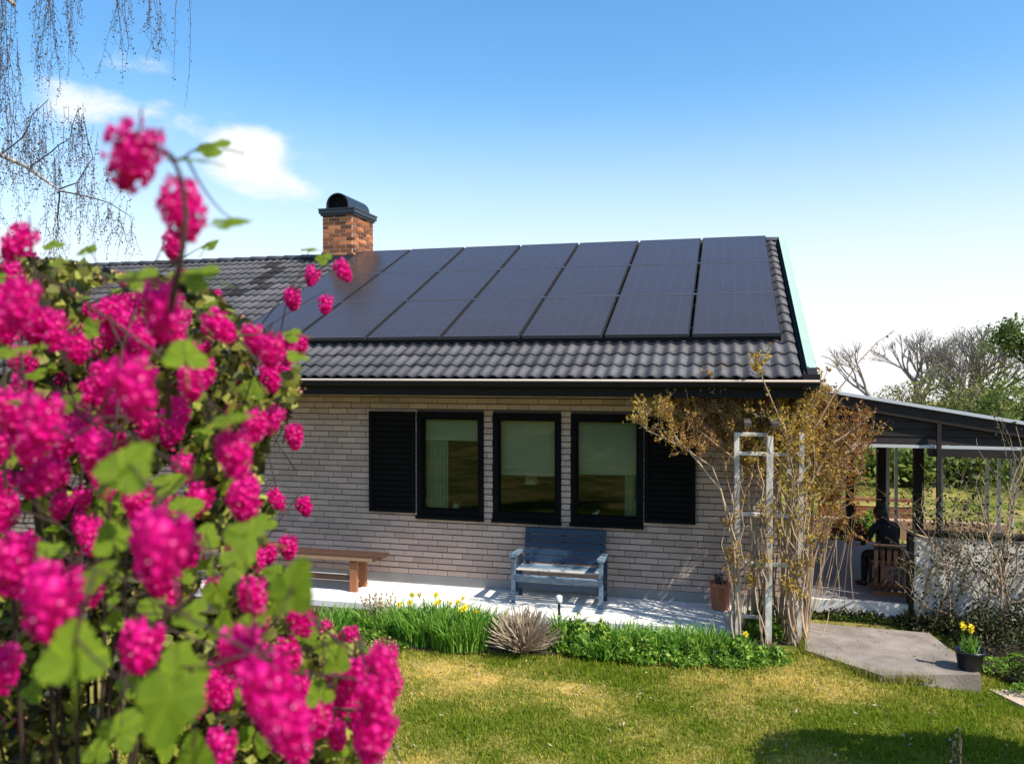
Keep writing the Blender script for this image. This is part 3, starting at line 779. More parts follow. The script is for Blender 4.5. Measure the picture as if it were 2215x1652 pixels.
# long low wooden bench at the left
tb = thing('wooden_bench', 'long low dark wooden bench with orange legs standing on the left of the patio', 'bench', (-5.6, -.42, PZ))
X1 = 1.50; X0 = -1.9; M_edge = mat('tan_worn_edge', (.30, .19, .11), .7, nscale=12, namt=.3)
for i in range(3): slat(tb, 'top_board', M_oakdark, X0, X1-(.0 if i else .04), -.19+i*.13, -.19+i*.13+.122, .395, .43, c=.006)
q = MB(); q.box(X0, X1-.06, -.196, -.191, .392, .43); q.obj('edge_strip', M_edge, tb)
for xx in (X1-.33, X0+.35, -.2):
    for s in (-1, 1):
        q = MB(); q.box(xx-.045, xx+.045, s*.13-.03, s*.13+.03, 0, .37); q.obj('leg', M_orangewood, tb)
    q = MB(); q.box(xx-.04, xx+.04, -.17, .17, .371, .394); q.obj('crosspiece', M_oakdark, tb)
slat(tb, 'lower_rail', M_oakdark, X0+.35, X1-.38, -.14, -.10, .13, .20)
slat(tb, 'lower_rail', M_worn, X0+.35, X1-.38, -.145, -.095, .203, .215, label='worn pale strip on the lower rail')

# terracotta pot by the corner
tp_ = thing('terracotta_pot', 'tall terracotta pot with dead stems by the house corner behind the trellis', 'plant pot', (-.07, -.19, PZ))
m = MB(); m.lathe((0, 0, 0), [(0, 0), (.085, 0), (.095, .02), (.112, .26), (.122, .262), (.122, .31), (.108, .31), (.100, .27), (0, .27)], 24); m.obj('pot', M_terracotta, tp_, True)
m = MB()
for i in range(26):
    a, r_ = rnd(0, 6.28), rnd(0, .08); b = Vector((r_*math.cos(a), r_*math.sin(a), .27)); m.tube([b, b+Vector((rnd(-.03, .03), rnd(-.03, .03), .08)), b+Vector((rnd(-.06, .06), rnd(-.06, .06), rnd(.1, .17)))], [.005, .006, .002], 4)
m.obj('dead_stems', M_bark, tp_)

# ================================================================== TRELLIS + CLIMBER
tr = thing('trellis', 'white flaking wooden ladder trellis wrapped in climber stems at the house corner', 'trellis', (.4, -.95, .0))
def tw(px, py, y): p = on(px, py, 1, y); return p-Vector((.4, -.95, 0))
ty = -1.0
pa, pc, pb = on(1596, 1372, 1, ty), on(1662, 1385, 1, ty-.06), on(1728, 1390, 1, ty)
def vpost(x, y, z1, wd, label=None, name='post'):
    q = MB(); q.cbox(-wd, wd, -wd, wd, 0, 1, .008); q = MB(); q.box(-wd, wd, -wd*.8, wd*.8, 0, z1)
    o = q.obj(name, M_whitewood, tr, loc=(x-.4, y+.95, 0)); o.rotation_euler = (R(rnd(-.5, .5)), R(rnd(-.6, .6)), 0)
    if label: o['label'] = label
    return o
ztop = on(1596, 935, 1, ty).z
vpost(pa.x, ty, ztop, .026); vpost(pc.x, ty-.06, ztop-.03, .032, 'thick sunlit middle post'); vpost(pb.x, ty, ztop, .024)
vpost(on(1628, 1350, 1, -.62).x, -.62, 1.15, .02, 'short grey post behind'); vpost(pb.x-.08, -.55, 2.1, .024)
for (py, xa, xb, yy) in ((940, pa.x, pc.x-.03, ty+.04), (982, pa.x, pb.x, ty+.045), (1113, pa.x, pb.x, ty+.04), (1216, pa.x, pb.x, ty-.035), (1335, pa.x, pc.x, ty+.04)):
    zz = on(1620, py, 1, ty).z; q = MB(); q.cbox(-(xb-xa)/2-.02, (xb-xa)/2+.02, -.012, .012, -.019, .019, .004)
    o = q.obj('rung', M_whitewood, tr, loc=((xa+xb)/2-.4, yy+.95, zz)); o.rotation_euler = (0, R(rnd(-.6, .9)), 0)
for xx in (.20, .46):      # added bars, lost in the foliage, that cast two stripes on the patio
    q = MB(); q.box(-.034, .034, -.55, .42, -.02, .02); q.obj('shadow_bar', M_bark, tr, loc=(xx-.4, -.85+.95, 2.26))

climb = thing('climbing_shrub', 'bronze leaved climbing shrub with bare stems spreading over the trellis', 'shrub', (.4, -1.0, 0))
off = Vector((.4, -1.0, 0))
sm = MB(); leafC = []
def curve(p0, p1, bend, n=8, wob=.02):
    p0, p1 = Vector(p0), Vector(p1); out = []
    for i in range(n+1):
        t = i/n; p = p0.lerp(p1, t)+Vector(bend)*(4*t*(1-t)); 
        if 0 < i < n: p += rvec(wob)
        out.append(p)
    return out
roots = [on(1690, 1380, 2, 0), on(1720, 1392, 2, 0), on(1600, 1370, 2, 0), on(1650, 1375, 2, 0), on(1735, 1385, 2, 0)]
def ends():
    """places inside the crown region, as seen, at 8.2 to 9.4 m"""
    while True:
        px, py = rnd(1385, 1885), rnd(800, 1010)
        if px < 1500 and (py > 860+(px-1385)*1.0 or py < 850-(px-1385)*.05): continue
        if px > 1780 and (py < 830+(px-1780)*.9 or py > 990): continue
        if 1500 <= px <= 1780 and py < 830-14*math.sin((px-1500)/35.): continue
        if 1500 < px < 1620 and py > 970: continue
        return dep(px, py, rnd(8.9, 9.65))
mains = []
for i in range(30):
    r0 = random.choice(roots)+Vector((rnd(-.06, .06), rnd(-.06, .06), 0)); e = ends()
    kn = Vector((r0.x*.75+.25*e.x+rnd(-.05, .05), (r0.y+e.y)/2, rnd(1.35, 1.85)))
    if i % 3 == 0: kn = Vector((r0.x+rnd(-.12, .12), r0.y+rnd(-.1, .1), rnd(1.2, 1.6)))
    a = curve(r0, kn, (rnd(-.07, .07), rnd(-.07, .07), 0), 8); b = curve(kn, e, (rnd(-.04, .04), 0, rnd(.0, .10)), 7)
    pts = a+b[1:]; rr = rnd(.008, .017); rads = [rr*(1-.78*k/(len(pts)-1)) for k in range(len(pts))]
    sm.tube(pts, rads, 6, var=random.random()); mains.append(pts)
# the big bare limb reaching left, and a few named sweeps seen in the photograph
for path in ([(1590, 1340), (1585, 1180), (1560, 1060), (1490, 975), (1400, 930), (1385, 905)], [(1600, 1350), (1580, 1120), (1540, 1010), (1470, 960), (1440, 900)],
             [(1690, 1370), (1700, 1180), (1720, 1040), (1700, 940), (1650, 820), (1640, 795)], [(1725, 1380), (1735, 1180), (1745, 1060), (1800, 960), (1860, 920)],
             [(1650, 1360), (1668, 1200), (1680, 1090), (1690, 1000), (1750, 900)], [(1745, 1380), (1760, 1210), (1790, 1110), (1830, 1030)]):
    Z = rnd(8.5, 8.9); pts = [dep(x, y, Z+rnd(-.06, .06)) for x, y in path]; 
    if pts[0].z > .0: pts.insert(0, Vector((pts[0].x, pts[0].y, 0)))
    fine = []
    for a, b in zip(pts[:-1], pts[1:]): fine += [a.lerp(b, t) for t in (0, .33, .66)]
    fine.append(pts[-1]); fine = [f+rvec(.008) for f in fine]
    sm.tube(fine, [.016*(1-.72*k/(len(fine)-1)) for k in range(len(fine))], 6, var=random.random()); mains.append(fine)
# long whip standing up to the right
wp = [dep(x, y, 8.8) for x, y in [(1760, 930), (1800, 860), (1828, 825), (1860, 780), (1900, 738), (1935, 716)]]
sm.tube(wp, [.009, .008, .007, .006, .004, .003], 5, var=.3)
for t in range(9):
    leafC.append(wp[-1].lerp(wp[-3], t/9)+rvec(.02))
for path in ([(1770, 850), (1790, 800), (1812, 780)], [(1650, 820), (1652, 790), (1660, 770)], [(1740, 850), (1760, 810), (1775, 800)]):
    q = [dep(x, y, 8.8) for x, y in path]; sm.tube(q, [.006, .004, .002], 4, var=.4)
    for k in range(10): leafC.append(q[1].lerp(q[2], random.random())+rvec(.03))
# twigs all over the crown
def twig(p, L_, dirv, rr, depth):
    q = [p]; d = dirv.normalized()
    for k in range(4):
        d = (d+rvec(.35)+Vector((0, 0, .12))).normalized(); q.append(q[-1]+d*L_/4)
    sm.tube(q, [rr*(1-.7*k/4) for k in range(5)], 4, var=random.random(), cap=False)
    for k in range(int(3+L_*14)): leafC.append(q[random.randint(1, 4)]+rvec(.035))
    if depth:
        for k in range(random.randint(1, 3)): twig(q[random.randint(1, 3)], L_*.65, d+rvec(.9), rr*.7, depth-1)
for i in range(620):
    mp_ = random.choice(mains); k = random.randint(int(len(mp_)*.66), len(mp_)-1); p = mp_[k]; twig(p, rnd(.12, .30), (mp_[-1]-mp_[-3])+rvec(.12), .0045, 1)
for i in range(430):
    e = ends(); twig(e-Vector((0, 0, .08)), rnd(.12, .24), Vector((rnd(-.5, .5), rnd(-.3, .3), 1)), .004, 1)
# hanging curtain of twigs at the right side of the trellis
for i in range(160):
    px, py = rnd(1735, 1870), rnd(940, 1190)
    if px-1735 > 135-(py-960)*.33: continue
    twig(dep(px, py, rnd(8.4, 9.0)), rnd(.15, .32), Vector((rnd(-.6, .6), rnd(-.3, .3), rnd(-.8, .6))), .0042, 1)
for i in range(26):
    px = rnd(1730, 1860); p0 = dep(px, rnd(1080, 1180), rnd(8.4, 8.9)); p1 = Vector((p0.x+rnd(-.25, .05), p0.y+rnd(-.1, .1), rnd(.15, .5)))
    sm.tube(curve(p0, p1, (rnd(-.05, .05), 0, 0), 6, .012), .0042, 4, var=random.random())
# stems wound up the front of the trellis posts
for i in range(15):
    p0 = random.choice([pa, pc, pb, pb]); x0 = p0.x+rnd(-.10, .10); ph = rnd(0, 6); am = rnd(.02, .06); zt_ = rnd(1.2, 2.3)
    pts = [Vector((x0+am*math.sin(ph+t*.9)+t*rnd(-.006, .006), -1.06+am*.9*math.cos(ph+t*.9)-.02, zt_*t/12)) for t in range(13)]
    rr = rnd(.006, .012); sm.tube(pts, [rr*(1-.5*k/12) for k in range(13)], 5, var=random.random())
    for k in range(5): twig(pts[random.randint(4, 12)], rnd(.08, .2), Vector((rnd(-1, 1), rnd(-.6, .2), .8)), .003, 1)
# suckers at the base
for i in range(30):
    r0 = random.choice(roots)+Vector((rnd(-.14, .14), rnd(-.12, .12), 0)); p1 = r0+Vector((rnd(-.2, .25), rnd(-.15, .15), rnd(.35, 1.2)))
    sm.tube(curve(r0, p1, (rnd(-.06, .06), 0, 0), 6, .012), [.006, .006, .006, .005, .004, .003, .002], 4, var=random.random())
sm.v = [(a-off.x, b-off.y, c-off.z) for a, b, c in sm.v]
sm.obj('stem', M_vine, climb)
LC = np.array([tuple(p-off) for p in leafC]); g = np.random.default_rng(5)
LC = np.concatenate([LC, LC[::2]+g.normal(size=(len(LC[::2]), 3))*.02])
vv = np.clip(.5+.28*np.sin(LC[:, 0]*4+1)+g.normal(size=len(LC))*.25-.10*(LC[:, 0] > .8), 0, 1)
V, F, A = leaf_quads(LC, .026+.024*g.random(len(LC)), vv, seed=4)
nmesh('foliage', V, F, A, M_climb, climb, kind='stuff')

# ================================================================== LEAN-TO ROOF, TERRACE
lt = thing('lean_to_roof', 'dark timber lean-to roof with posts over the terrace right of the house', 'lean-to', (.7, .2, TZ))
LO = Vector((.7, .2, TZ))
def lpart(q, name, m, **k):
    q.v = [(a-LO.x, b-LO.y, c-LO.z) for a, b, c in q.v]; return q.obj(name, m, lt, **k)
fy = .20
A_, B_ = on(1822, 850, 1, fy), on(2215, 914, 1, fy)
slp = (B_.z-A_.z)/(B_.x-A_.x); XL, XR = HR+.01, 5.0
def zt(x): return A_.z+(x-A_.x)*slp
zb_ = on(2100, 964, 1, fy).z
# rake: pale metal edge, brown fascia board, gable boards below
def rake(q, x0, x1, y0, y1, h0, h1):
    q.add([(x, y, zt(x)+h) for x in (x0, x1) for y in (y0, y1) for h in (h0, h1)], [(0, 1, 3, 2), (4, 6, 7, 5), (0, 4, 5, 1), (2, 3, 7, 6), (0, 2, 6, 4), (1, 5, 7, 3)])
q = MB(); rake(q, XL, XR, fy-.06, 3.9, -.012, .0); lpart(q, 'roof_sheet', M_grey)
q = MB(); rake(q, XL, XR, fy-.085, fy-.061, -.022, .004); lpart(q, 'metal_edge', M_ltgrey)
q = MB(); rake(q, XL, XR, fy-.055, fy-.02, -.16, -.013); lpart(q, 'rake_board', M_darkwood)
# gable infill of lapped horizontal boards
nb = 8; hb = .085
for i in range(nb):
    z1 = zb_+(i+1)*hb; z0 = zb_+i*hb+.006; xe = A_.x+(z0+.10-A_.z)/slp; 
    xt = A_.x+(z1+.10-A_.z)/slp
    if xe < XL+.1: break
    q = MB(); vs = [(XL, z0), (min(xe, XR), z0), (min(xt, XR), z1), (XL, z1)]
    q.add([(x, fy+.0-(.008 if k < 2 else 0), zz) for k, (x, zz) in enumerate(vs)]+[(x, fy+.025, zz) for x, zz in vs], [(0, 1, 2, 3), (7, 6, 5, 4), (0, 4, 5, 1), (2, 6, 7, 3), (1, 5, 6, 2), (0, 3, 7, 4)], var=random.random())
    lpart(q, 'gable_board', M_darkwood)
q = MB(); q.add([(x, y, zz) for x, zz in ((XL, zb_), (XR, zb_), (XR, max(zb_+.01, zt(XR)-.15)), (XL, zt(XL)-.15)) for y in (fy+.027, fy+.04)], [(0, 2, 4, 6), (7, 5, 3, 1), (0, 1, 3, 2), (2, 3, 5, 4), (4, 5, 7, 6), (6, 7, 1, 0)]); lpart(q, 'backing_panel', M_darkwood)
q = MB(); q.box(1.38, XR, fy-.03, fy+.03, zb_-.035, zb_-.003); lpart(q, 'light_strip', M_ltgrey)
xb2 = on(2008, 980, 1, fy).x
q = MB(); q.box(xb2, XR, fy-.05, fy+.05, zb_-.125, zb_-.036); lpart(q, 'beam', M_darkwood)
def lpost(x, y, z0, z1, w_, m=M_darkwood, name='post', lab=None):
    q = MB(); q.box(x-w_, x+w_, y-w_, y+w_, z0, z1); o = lpart(q, name, m)
    if lab: o['label'] = lab
p1 = on(2025, 1290, 1, fy); lpost(p1.x, fy-.07, .0, zt(p1.x)-.17, .022)
p2 = on(1905, 1100, 1, 2.2); lpost(p2.x, 2.2, TZ, zt(p2.x)-.02, .055)
p3 = on(1838, 1100, 1, 3.5); lpost(p3.x, 3.5, TZ, zt(p3.x)-.02, .055)
p4 = on(1915, 1100, 1, 3.2); lpost(p4.x+.02, 3.2, TZ, zt(p4.x)-.02, .03, M_ltgrey, 'pale_bar', 'pale bar standing in for the sunlit side of the dark post')  # separate pale bar in place of the dark post's sunlit side
p5 = on(1938, 1100, 1, 3.6); lpost(p5.x, 3.6, TZ, zt(p5.x)-.02, .022, M_ltgrey, 'pale_bar')
p6 = on(1986, 1050, 1, 1.6); lpost(p6.x, 1.6, TZ, zt(p6.x)-.02, .055)
for px in (2036, 2135, 2160, 2190): 
    p = on(px, 1100, 1, 3.4); lpost(p.x, 3.4, TZ, zt(p.x)-.02, .02, M_ltgrey, 'glazing_bar')
for i in range(7):
    x = XL+.3+i*.65; q = MB(); q.box(x-.03, x+.03, fy+.04, 3.9, zt(x)-.16, zt(x)-.025); lpart(q, 'rafter', M_darkwood)
# low rendered wall with dark handrail
wp0 = on(1977, 1322, 1, .0)
ww = thing('low_terrace_wall', 'low white rendered terrace wall with dark top rail behind bare climbers', 'wall', (2.0, .12, 0))
wz = on(1990, 1158, 1, .12).z; wx = on(1977, 1240, 1, .04).x
m = MB(); m.box(0, 4.0, -.08, .06, -.05, wz, M=Matrix.Translation((wx-2.0, 0, 0))); m.obj('rendered_wall', M_whitewall, ww)
m = MB(); m.box(wx-2.0-.05, wx-2.0, -.09, .07, -.05, wz+.01); m.obj('end_post', M_darkwood, ww)
m = MB(); m.box(wx-2.05, wx+2, -.075, .055, wz+.002, wz+.03); m.box(wx-2.05, wx+2, -.10, .08, wz+.034, wz+.055); m.obj('top_rail', M_darkwood, ww)

# seated person on a slatted stool
sp = on(1934, 1290, 2, TZ); sx_, sy_ = sp.x+.02, .62
stool = thing('slatted_chair', 'brown slatted wooden chair on the terrace under the seated person', 'chair', (sx_, sy_, TZ))
for i in range(7):
    q = MB(); x = -.21+i*.07; q.box(x-.022, x+.022, -.20, -.182, .05, .56, var=random.random()); q.obj('slat', M_oakdark, stool)
for i in range(7):
    q = MB(); x = -.21+i*.07; q.box(x-.022, x+.022, .182, .20, .05, .33, var=random.random()); q.obj('slat', M_oakdark, stool)
q = MB(); q.cbox(-.24, .24, -.18, .22, .34, .365, .008); q.obj('seat', M_oakdark, stool)
q = MB(); q.cbox(-.25, .25, -.215, -.17, .562, .59, .006); q.obj('top_rail', M_oakdark, stool)
for s in (-1, 1):
    q = MB(); q.box(-.24, .24, s*.194-.011, s*.194+.011, .0, .048); q.obj('base_rail', M_orangewood, stool)

per = thing('person', 'person in dark clothing seated on the stool with their back to the garden', 'person', (sx_, sy_, TZ), rz=R(28)); per.scale = (.86, .86, .86)
def skin(name, verts, edges, m, root=0, sub=2):
    me = bpy.data.meshes.new(name); me.from_pydata([v[:3] for v in verts], edges, []); me.materials.append(m)
    o = link(name, me, per); md = o.modifiers.new('s', 'SKIN'); md.use_smooth_shade = True
    for i, v in enumerate(verts):
        r_ = v[3] if isinstance(v[3], tuple) else (v[3], v[3]); me.skin_vertices[0].data[i].radius = r_
    me.skin_vertices[0].data[root].use_root = True
    s2 = o.modifiers.new('u', 'SUBSURF'); s2.levels = sub; s2.render_levels = sub; return o
# y+ is the way the person faces; bowed forward
bv = [(0, 0, .50, (.145, .12)), (0, .04, .64, (.13, .10)), (0, .10, .78, (.15, .105)), (0, .17, .88, (.12, .085)), (0, .23, .94, .045),
      (.09, .06, .49, .085), (.12, .40, .47, .062), (.13, .42, .10, .042), (.13, .44, .05, .036), (-.09, .06, .49, .085), (-.15, .38, .46, .062), (-.17, .36, .10, .042), (-.17, .38, .05, .036),
      (.18, .15, .86, .055), (.24, .22, .66, .042), (.17, .42, .58, .032), (-.18, .15, .86, .055), (-.25, .22, .66, .042), (-.17, .42, .58, .032)]
be = [(0, 1), (1, 2), (2, 3), (3, 4), (0, 5), (5, 6), (6, 7), (7, 8), (0, 9), (9, 10), (10, 11), (11, 12), (3, 13), (13, 14), (14, 15), (3, 16), (16, 17), (17, 18)]
skin('body', bv, be, M_cloth)
hd = MB(); 
def ell(q, c, r_, n=14, M=None):
    pr = [(math.sin(math.pi*i/10), -math.cos(math.pi*i/10)) for i in range(11)]
    b = len(q.v)
    q.lathe((0, 0, 0), pr, n); 
    for i in range(b, len(q.v)):
        p = Vector(q.v[i]); p = Vector((p.x*r_[0], p.y*r_[1], p.z*r_[2]))
        if M is not None: p = M @ p
        q.v[i] = tuple(p+Vector(c))
Mh = Matrix.Rotation(R(-30), 3, 'X')
ell(hd, (0, .28, 1.02), (.074, .092, .108), M=Mh); hd.tube([(0, .37, 1.0), (0, .392, .985), (0, .375, .975)], [.01, .014, .01], 6)
ell(hd, (.074, .27, 1.01), (.012, .02, .03)); ell(hd, (-.074, .27, 1.01), (.012, .02, .03))
ell(hd, (.028, .368, 1.02), (.012, .008, .008)); ell(hd, (-.028, .368, 1.02), (.012, .008, .008)); hd.tube([(-.02, .358, .955), (.02, .358, .955)], .006, 5)
hd.obj('head', M_skin, per, True)
hr = MB(); ell(hr, (0, .255, 1.045), (.088, .100, .105), M=Mh); ell(hr, (0, .17, .99), (.06, .045, .07)); hr.obj('hair', M_hair, per, True)
for s in (-1, 1):
    q = MB(); x = s*.17; hy = .44
    ell(q, (x, hy, .565), (.035, .045, .018))
    for k in range(4):
        fx = x-.024+k*.016; ln = (.05, .06, .056, .042)[k]
        q.tube([(fx, hy+.035, .568), (fx, hy+.035+ln*.5, .566), (fx, hy+.035+ln*.8, .552), (fx, hy+.03+ln, .535)], [.0085, .008, .0075, .006], 6)
    q.tube([(x-s*.03, hy-.01, .568), (x-s*.05, hy+.02, .565), (x-s*.052, hy+.045, .558)], [.011, .009, .007], 6)
    q.obj('hand', M_skin, per, True)
    q = MB(); fx, fy2 = (.13, .47) if s > 0 else (-.17, .41)
    q.tube([(fx, fy2-.08, .045), (fx, fy2-.02, .05), (fx, fy2+.06, .035), (fx, fy2+.13, .025)], [.035, .042, .04, .022], 10); q.obj('shoe', M_shoe, per, True)

# ================================================================== RIGHT: POT, BARE CLIMBERS, GROUND COVER
pp = on(2097, 1446, 2, .1)
dp = thing('daffodil_pot', 'dark plastic pot of yellow daffodils on the corner of the concrete slab', 'plant pot', pp)
m = MB(); m.lathe((0, 0, 0), [(0, 0), (.085, 0), (.092, .01), (.118, .15), (.126, .152), (.128, .175), (.118, .175), (.110, .15), (0, .145)], 26); m.obj('pot', M_blackpot, dp, True)
m = MB()
for i in range(60):
    a, r_ = rnd(0, 6.28), rnd(0, .09); b = Vector((r_*math.cos(a), r_*math.sin(a), .14)); t = b+Vector((rnd(-.07, .07), rnd(-.07, .07), rnd(.04, .19)))
    m.tube([b, b.lerp(t, .6)+rvec(.01), t], [.004, .0045, .001], 4, var=random.random(), cap=False)
m.obj('foliage', M_strap, dp)
def daff_mesh():
    q = MB()
    for k in range(6):
        a = k*math.pi/3; d = Vector((math.cos(a), math.sin(a), 0)); e = Vector((-math.sin(a), math.cos(a), 0))
        q.poly([Vector((0, 0, 0)), d*.02+e*.011+Vector((0, 0, .003)), d*.036+Vector((0, 0, -.002)), d*.02-e*.011+Vector((0, 0, .003))], var=.3)
    q.lathe((0, 0, 0), [(.006, 0), (.010, .012), (.015, .024), (.013, .024), (.008, .006)], 9, var=.8)
    return q.mesh('flower', M_yellow)
DFM = daff_mesh()
def daffs(parent, base, n, spread, h, sc=1.0):
    st = MB()
    for i in range(n):
        t = Vector(base)+Vector((rnd(-spread, spread), rnd(-spread, spread)*.7, h*rnd(.85, 1.1))); b = Vector((t.x*.6+base[0]*.4, t.y*.6+base[1]*.4, base[2]))
        st.tube([b, b.lerp(t, .6), t], .0028, 4, cap=False)
        o = link('flower', DFM, parent, t); o.rotation_euler = (R(rnd(50, 100)), R(rnd(-20, 20)), R(rnd(-70, 110))); o.scale = (sc,)*3
    st.obj('flower_stem', M_strap, parent)
daffs(dp, (-.02, 0, .14), 5, .05, .24)

def bare_climber(x, y, h, wd, n, label, seedn, leaves=120, rise=0):
    n = int(n*1.15); leaves = int(leaves*1.7); h *= .85
    c = thing('bare_climber', label, 'climber', (x, y, 0), group='bare climbers in front of the low white wall')
    rs = random.Random(seedn); q = MB(); tips = []
    def grow(p, d, L_, r_, lev):
        pts = [p]
        for k in range(6):
            d = (d+Vector((rs.uniform(-.4, .4), rs.uniform(-.25, .25), rs.uniform(-.15, .25)))).normalized(); pts.append(pts[-1]+d*L_/6)
        q.tube(pts, [r_*(1-.6*k/6) for k in range(7)], 5 if r_ > .006 else 4, var=rs.random(), cap=False); tips.extend(pts[2:])
        if lev:
            for k in range(rs.randint(2, 4)): grow(pts[rs.randint(1, 5)], (d+Vector((rs.uniform(-1, 1), rs.uniform(-.4, .4), rs.uniform(-.5, .8)))), L_*rs.uniform(.45, .75), r_*.6, lev-1)
    for i in range(n):
        grow(Vector((rs.uniform(-wd, wd)*.5, rs.uniform(-.08, .08), 0)), Vector((rs.uniform(-.5, .5), rs.uniform(-.1, .1), 1.2)), h*rs.uniform(.6, 1), rs.uniform(.007, .014), 2)
    q.obj('stem', M_vine, c)
    g = np.random.default_rng(seedn); T = np.array([tuple(t) for t in tips]); C_ = T[g.integers(0, len(T), leaves)]+g.normal(size=(leaves, 3))*.04
    V, F, A = leaf_quads(C_, .02+.03*g.random(leaves), g.random(leaves)**2, seed=seedn); nmesh('foliage', V, F, A, M_vineleaf, c, kind='stuff')
bare_climber(2.22, -.12, 1.5, .5, 4, 'thin bare climber nearest the left end of the low white wall', 1, 380)
bare_climber(2.62, -.20, 2.1, .7, 7, 'densest bare climber reaching up to the beam above the low white wall', 2, 900)
bare_climber(3.05, -.25, 2.0, .7, 7, 'bare climber at the right edge in front of the low white wall', 3, 900)
# dark evergreen mound filling the bottom of the wall
def mound(name, label, cat, pts_fn, n, size, m, seedn, parent=None, asp=.6, **k):
    g = np.random.default_rng(seedn); C_ = pts_fn(g, n); V, F, A = leaf_quads(C_, size*(.6+.8*g.random(len(C_))), g.random(len(C_))**1.6, seed=seedn, aspect=asp)
    return nmesh(name, V, F, A, m, parent, label=label, cat=cat, **k)
def dome(cx, cy, a, b, h, z0=0.0):
    def f(g, n):
        t = g.random(n)*6.28; r = np.sqrt(g.random(n)); x = r*np.cos(t); y = r*np.sin(t); zt_ = np.sqrt(np.clip(1-r*r, 0, 1))*h*(.62+.55*np.abs(np.sin(x*5.3+cx*9)*np.sin(y*4.1+cy*7)))*(1+.35*(g.random(n) > .93))
        return np.stack([cx+a*x, cy+b*y, z0+zt_*(.35+.65*g.random(n)**.5)*(1+.25*np.sin(7*x+3*y))], 1)
    return f
mound('ground_cover', 'dark ivy ground cover at the foot of the white wall and right of the slab', 'ground cover', lambda g, n: np.concatenate([dome(2.95, -.55, .75, .5, .42)(g, n//2), dome(2.2, -.02, .5, .22, .16)(g, n//5), dome(3.0, -1.35, .55, .4, .14)(g, n//3), dome(2.6, -.2, .7, .2, .30)(g, n//4), dome(1.3, -.0, .65, .06, .12)(g, n//8)]), 9500, .035, M_vineleaf, 11, kind='stuff')
mound('ground_cover', 'green weeds growing right of the slab behind the daffodil pot', 'ground cover', lambda g, n: np.concatenate([dome(2.75, -1.25, .45, .3, .12)(g, n//2), dome(1.35, -.02, .6, .05, .08)(g, n//6), dome(2.9, -1.75, .5, .14, .09)(g, n//4)]), 3500, .03, M_herb, 12, kind='stuff')

# ================================================================== FLOWER BED
def strap_clump(x, y, r_, h, n, label, flowers=0, seedn=0, m=M_strap):
    y -= .20; r_ *= 1.3; n = int(n*1.35)
    c = thing('daffodil_clump', label, 'plant', (x, y, .01), group='daffodil clumps in the bed')
    g = np.random.default_rng(seedn); N_ = n
    a = g.random(N_)*6.28; rr = r_*np.sqrt(g.random(N_)); b = np.stack([rr*np.cos(a), rr*np.sin(a)*.8, np.zeros(N_)], 1)
    la = a+g.normal(size=N_)*.9; ln = h*(.55+.5*g.random(N_)); lean = .15+.55*g.random(N_)**1.5
    d = np.stack([np.cos(la), np.sin(la), np.zeros(N_)], 1); w_ = .006+.005*g.random(N_); fa = g.random(N_)*6.28; e = np.stack([np.cos(fa), np.sin(fa), np.zeros(N_)], 1)*w_[:, None]
    Vs = []; segs = 4
    for k in range(segs+1):
        t = k/segs; p = b+d*(lean*t*t*ln)[:, None]+np.array([0, 0, 1])*(ln*(t-.28*lean*t*t*t))[:, None]; ww_ = 1-.75*t**3
        Vs += [p-e*ww_, p+e*ww_]
    V = np.stack(Vs, 1).reshape(-1, 3); k0 = np.arange(N_)*(2*(segs+1)); Fs = []
    for k in range(segs): Fs.append(np.stack([k0+2*k, k0+2*k+1, k0+2*k+3, k0+2*k+2], 1))
    vr = g.random(N_)**1.5; nmesh('leaves', V, np.concatenate(Fs), np.tile(vr, segs), m, c, kind='stuff')
    if flowers: daffs(c, (0, 0, 0), flowers, r_*.7, h*1.12)
    return c
clumps = [(-4.0, -1.75, .26, .30, 190, 'dark daffodil clump half hidden behind the currant bush', 0), (-3.45, -1.55, .26, .34, 230, 'leafy clump left of the flowering daffodils', 0),
          (-3.02, -1.62, .27, .36, 300, 'tall daffodil clump with the largest group of yellow flowers', 8), (-2.62, -1.70, .25, .33, 280, 'daffodil clump with a few yellow flowers right of the tallest one', 6),
          (-2.42, -1.55, .16, .35, 220, 'flowerless green clump just left of the dry brown shrub', 0), (-2.78, -1.35, .2, .33, 170, 'clump at the back of the bed beside the patio', 2),
          (-.95, -1.35, .22, .24, 190, 'low green clump in front of the blue bench', 0), (-.35, -1.30, .24, .26, 220, 'low green clump right of the bench near the trellis', 0)]
for i, (x, y, r_, h, n, lab, fl) in enumerate(clumps): strap_clump(x, y, r_, h, int(n*1.5), lab, fl, 20+i)
def herb(x, y, a, b, h, n, label, seedn, m=M_herb, sz=.036):
    y -= .10; a *= 1.25; b *= 1.3; h *= 1.1; n = int(n*1.1); sz *= 1.3
    c = thing('leafy_perennial', label, 'plant', (x, y, .01), group='low leafy perennials in the bed')
    mound('foliage', None, None, dome(0, 0, a, b, h), n, sz, m, seedn, c, kind='stuff')
herb(-1.30, -1.55, .30, .26, .20, 2600, 'bright green perennial right of the dry shrub', 31)
herb(-.85, -1.62, .28, .22, .16, 2200, 'low perennial in the middle of the right half of the bed', 32)
herb(-.42, -1.62, .26, .2, .15, 2000, 'low perennial on the lawn side of the bed', 33)
herb(.05, -1.55, .26, .22, .17, 2000, 'perennial mound beside a yellow flower near the trellis', 34)
herb(-1.52, -1.55, .22, .2, .22, 1600, 'yellow green perennial touching the dry brown shrub', 35)
herb(.40, -1.50, .22, .18, .10, 1400, 'small perennial at the foot of the trellis', 36)
herb(-3.6, -2.0, .4, .22, .13, 2200, 'low leafy edge plant half behind the currant flowers', 37, sz=.03)
herb(.38, -.75, .16, .12, .30, 900, 'green tuft between the trellis posts', 38, sz=.045)
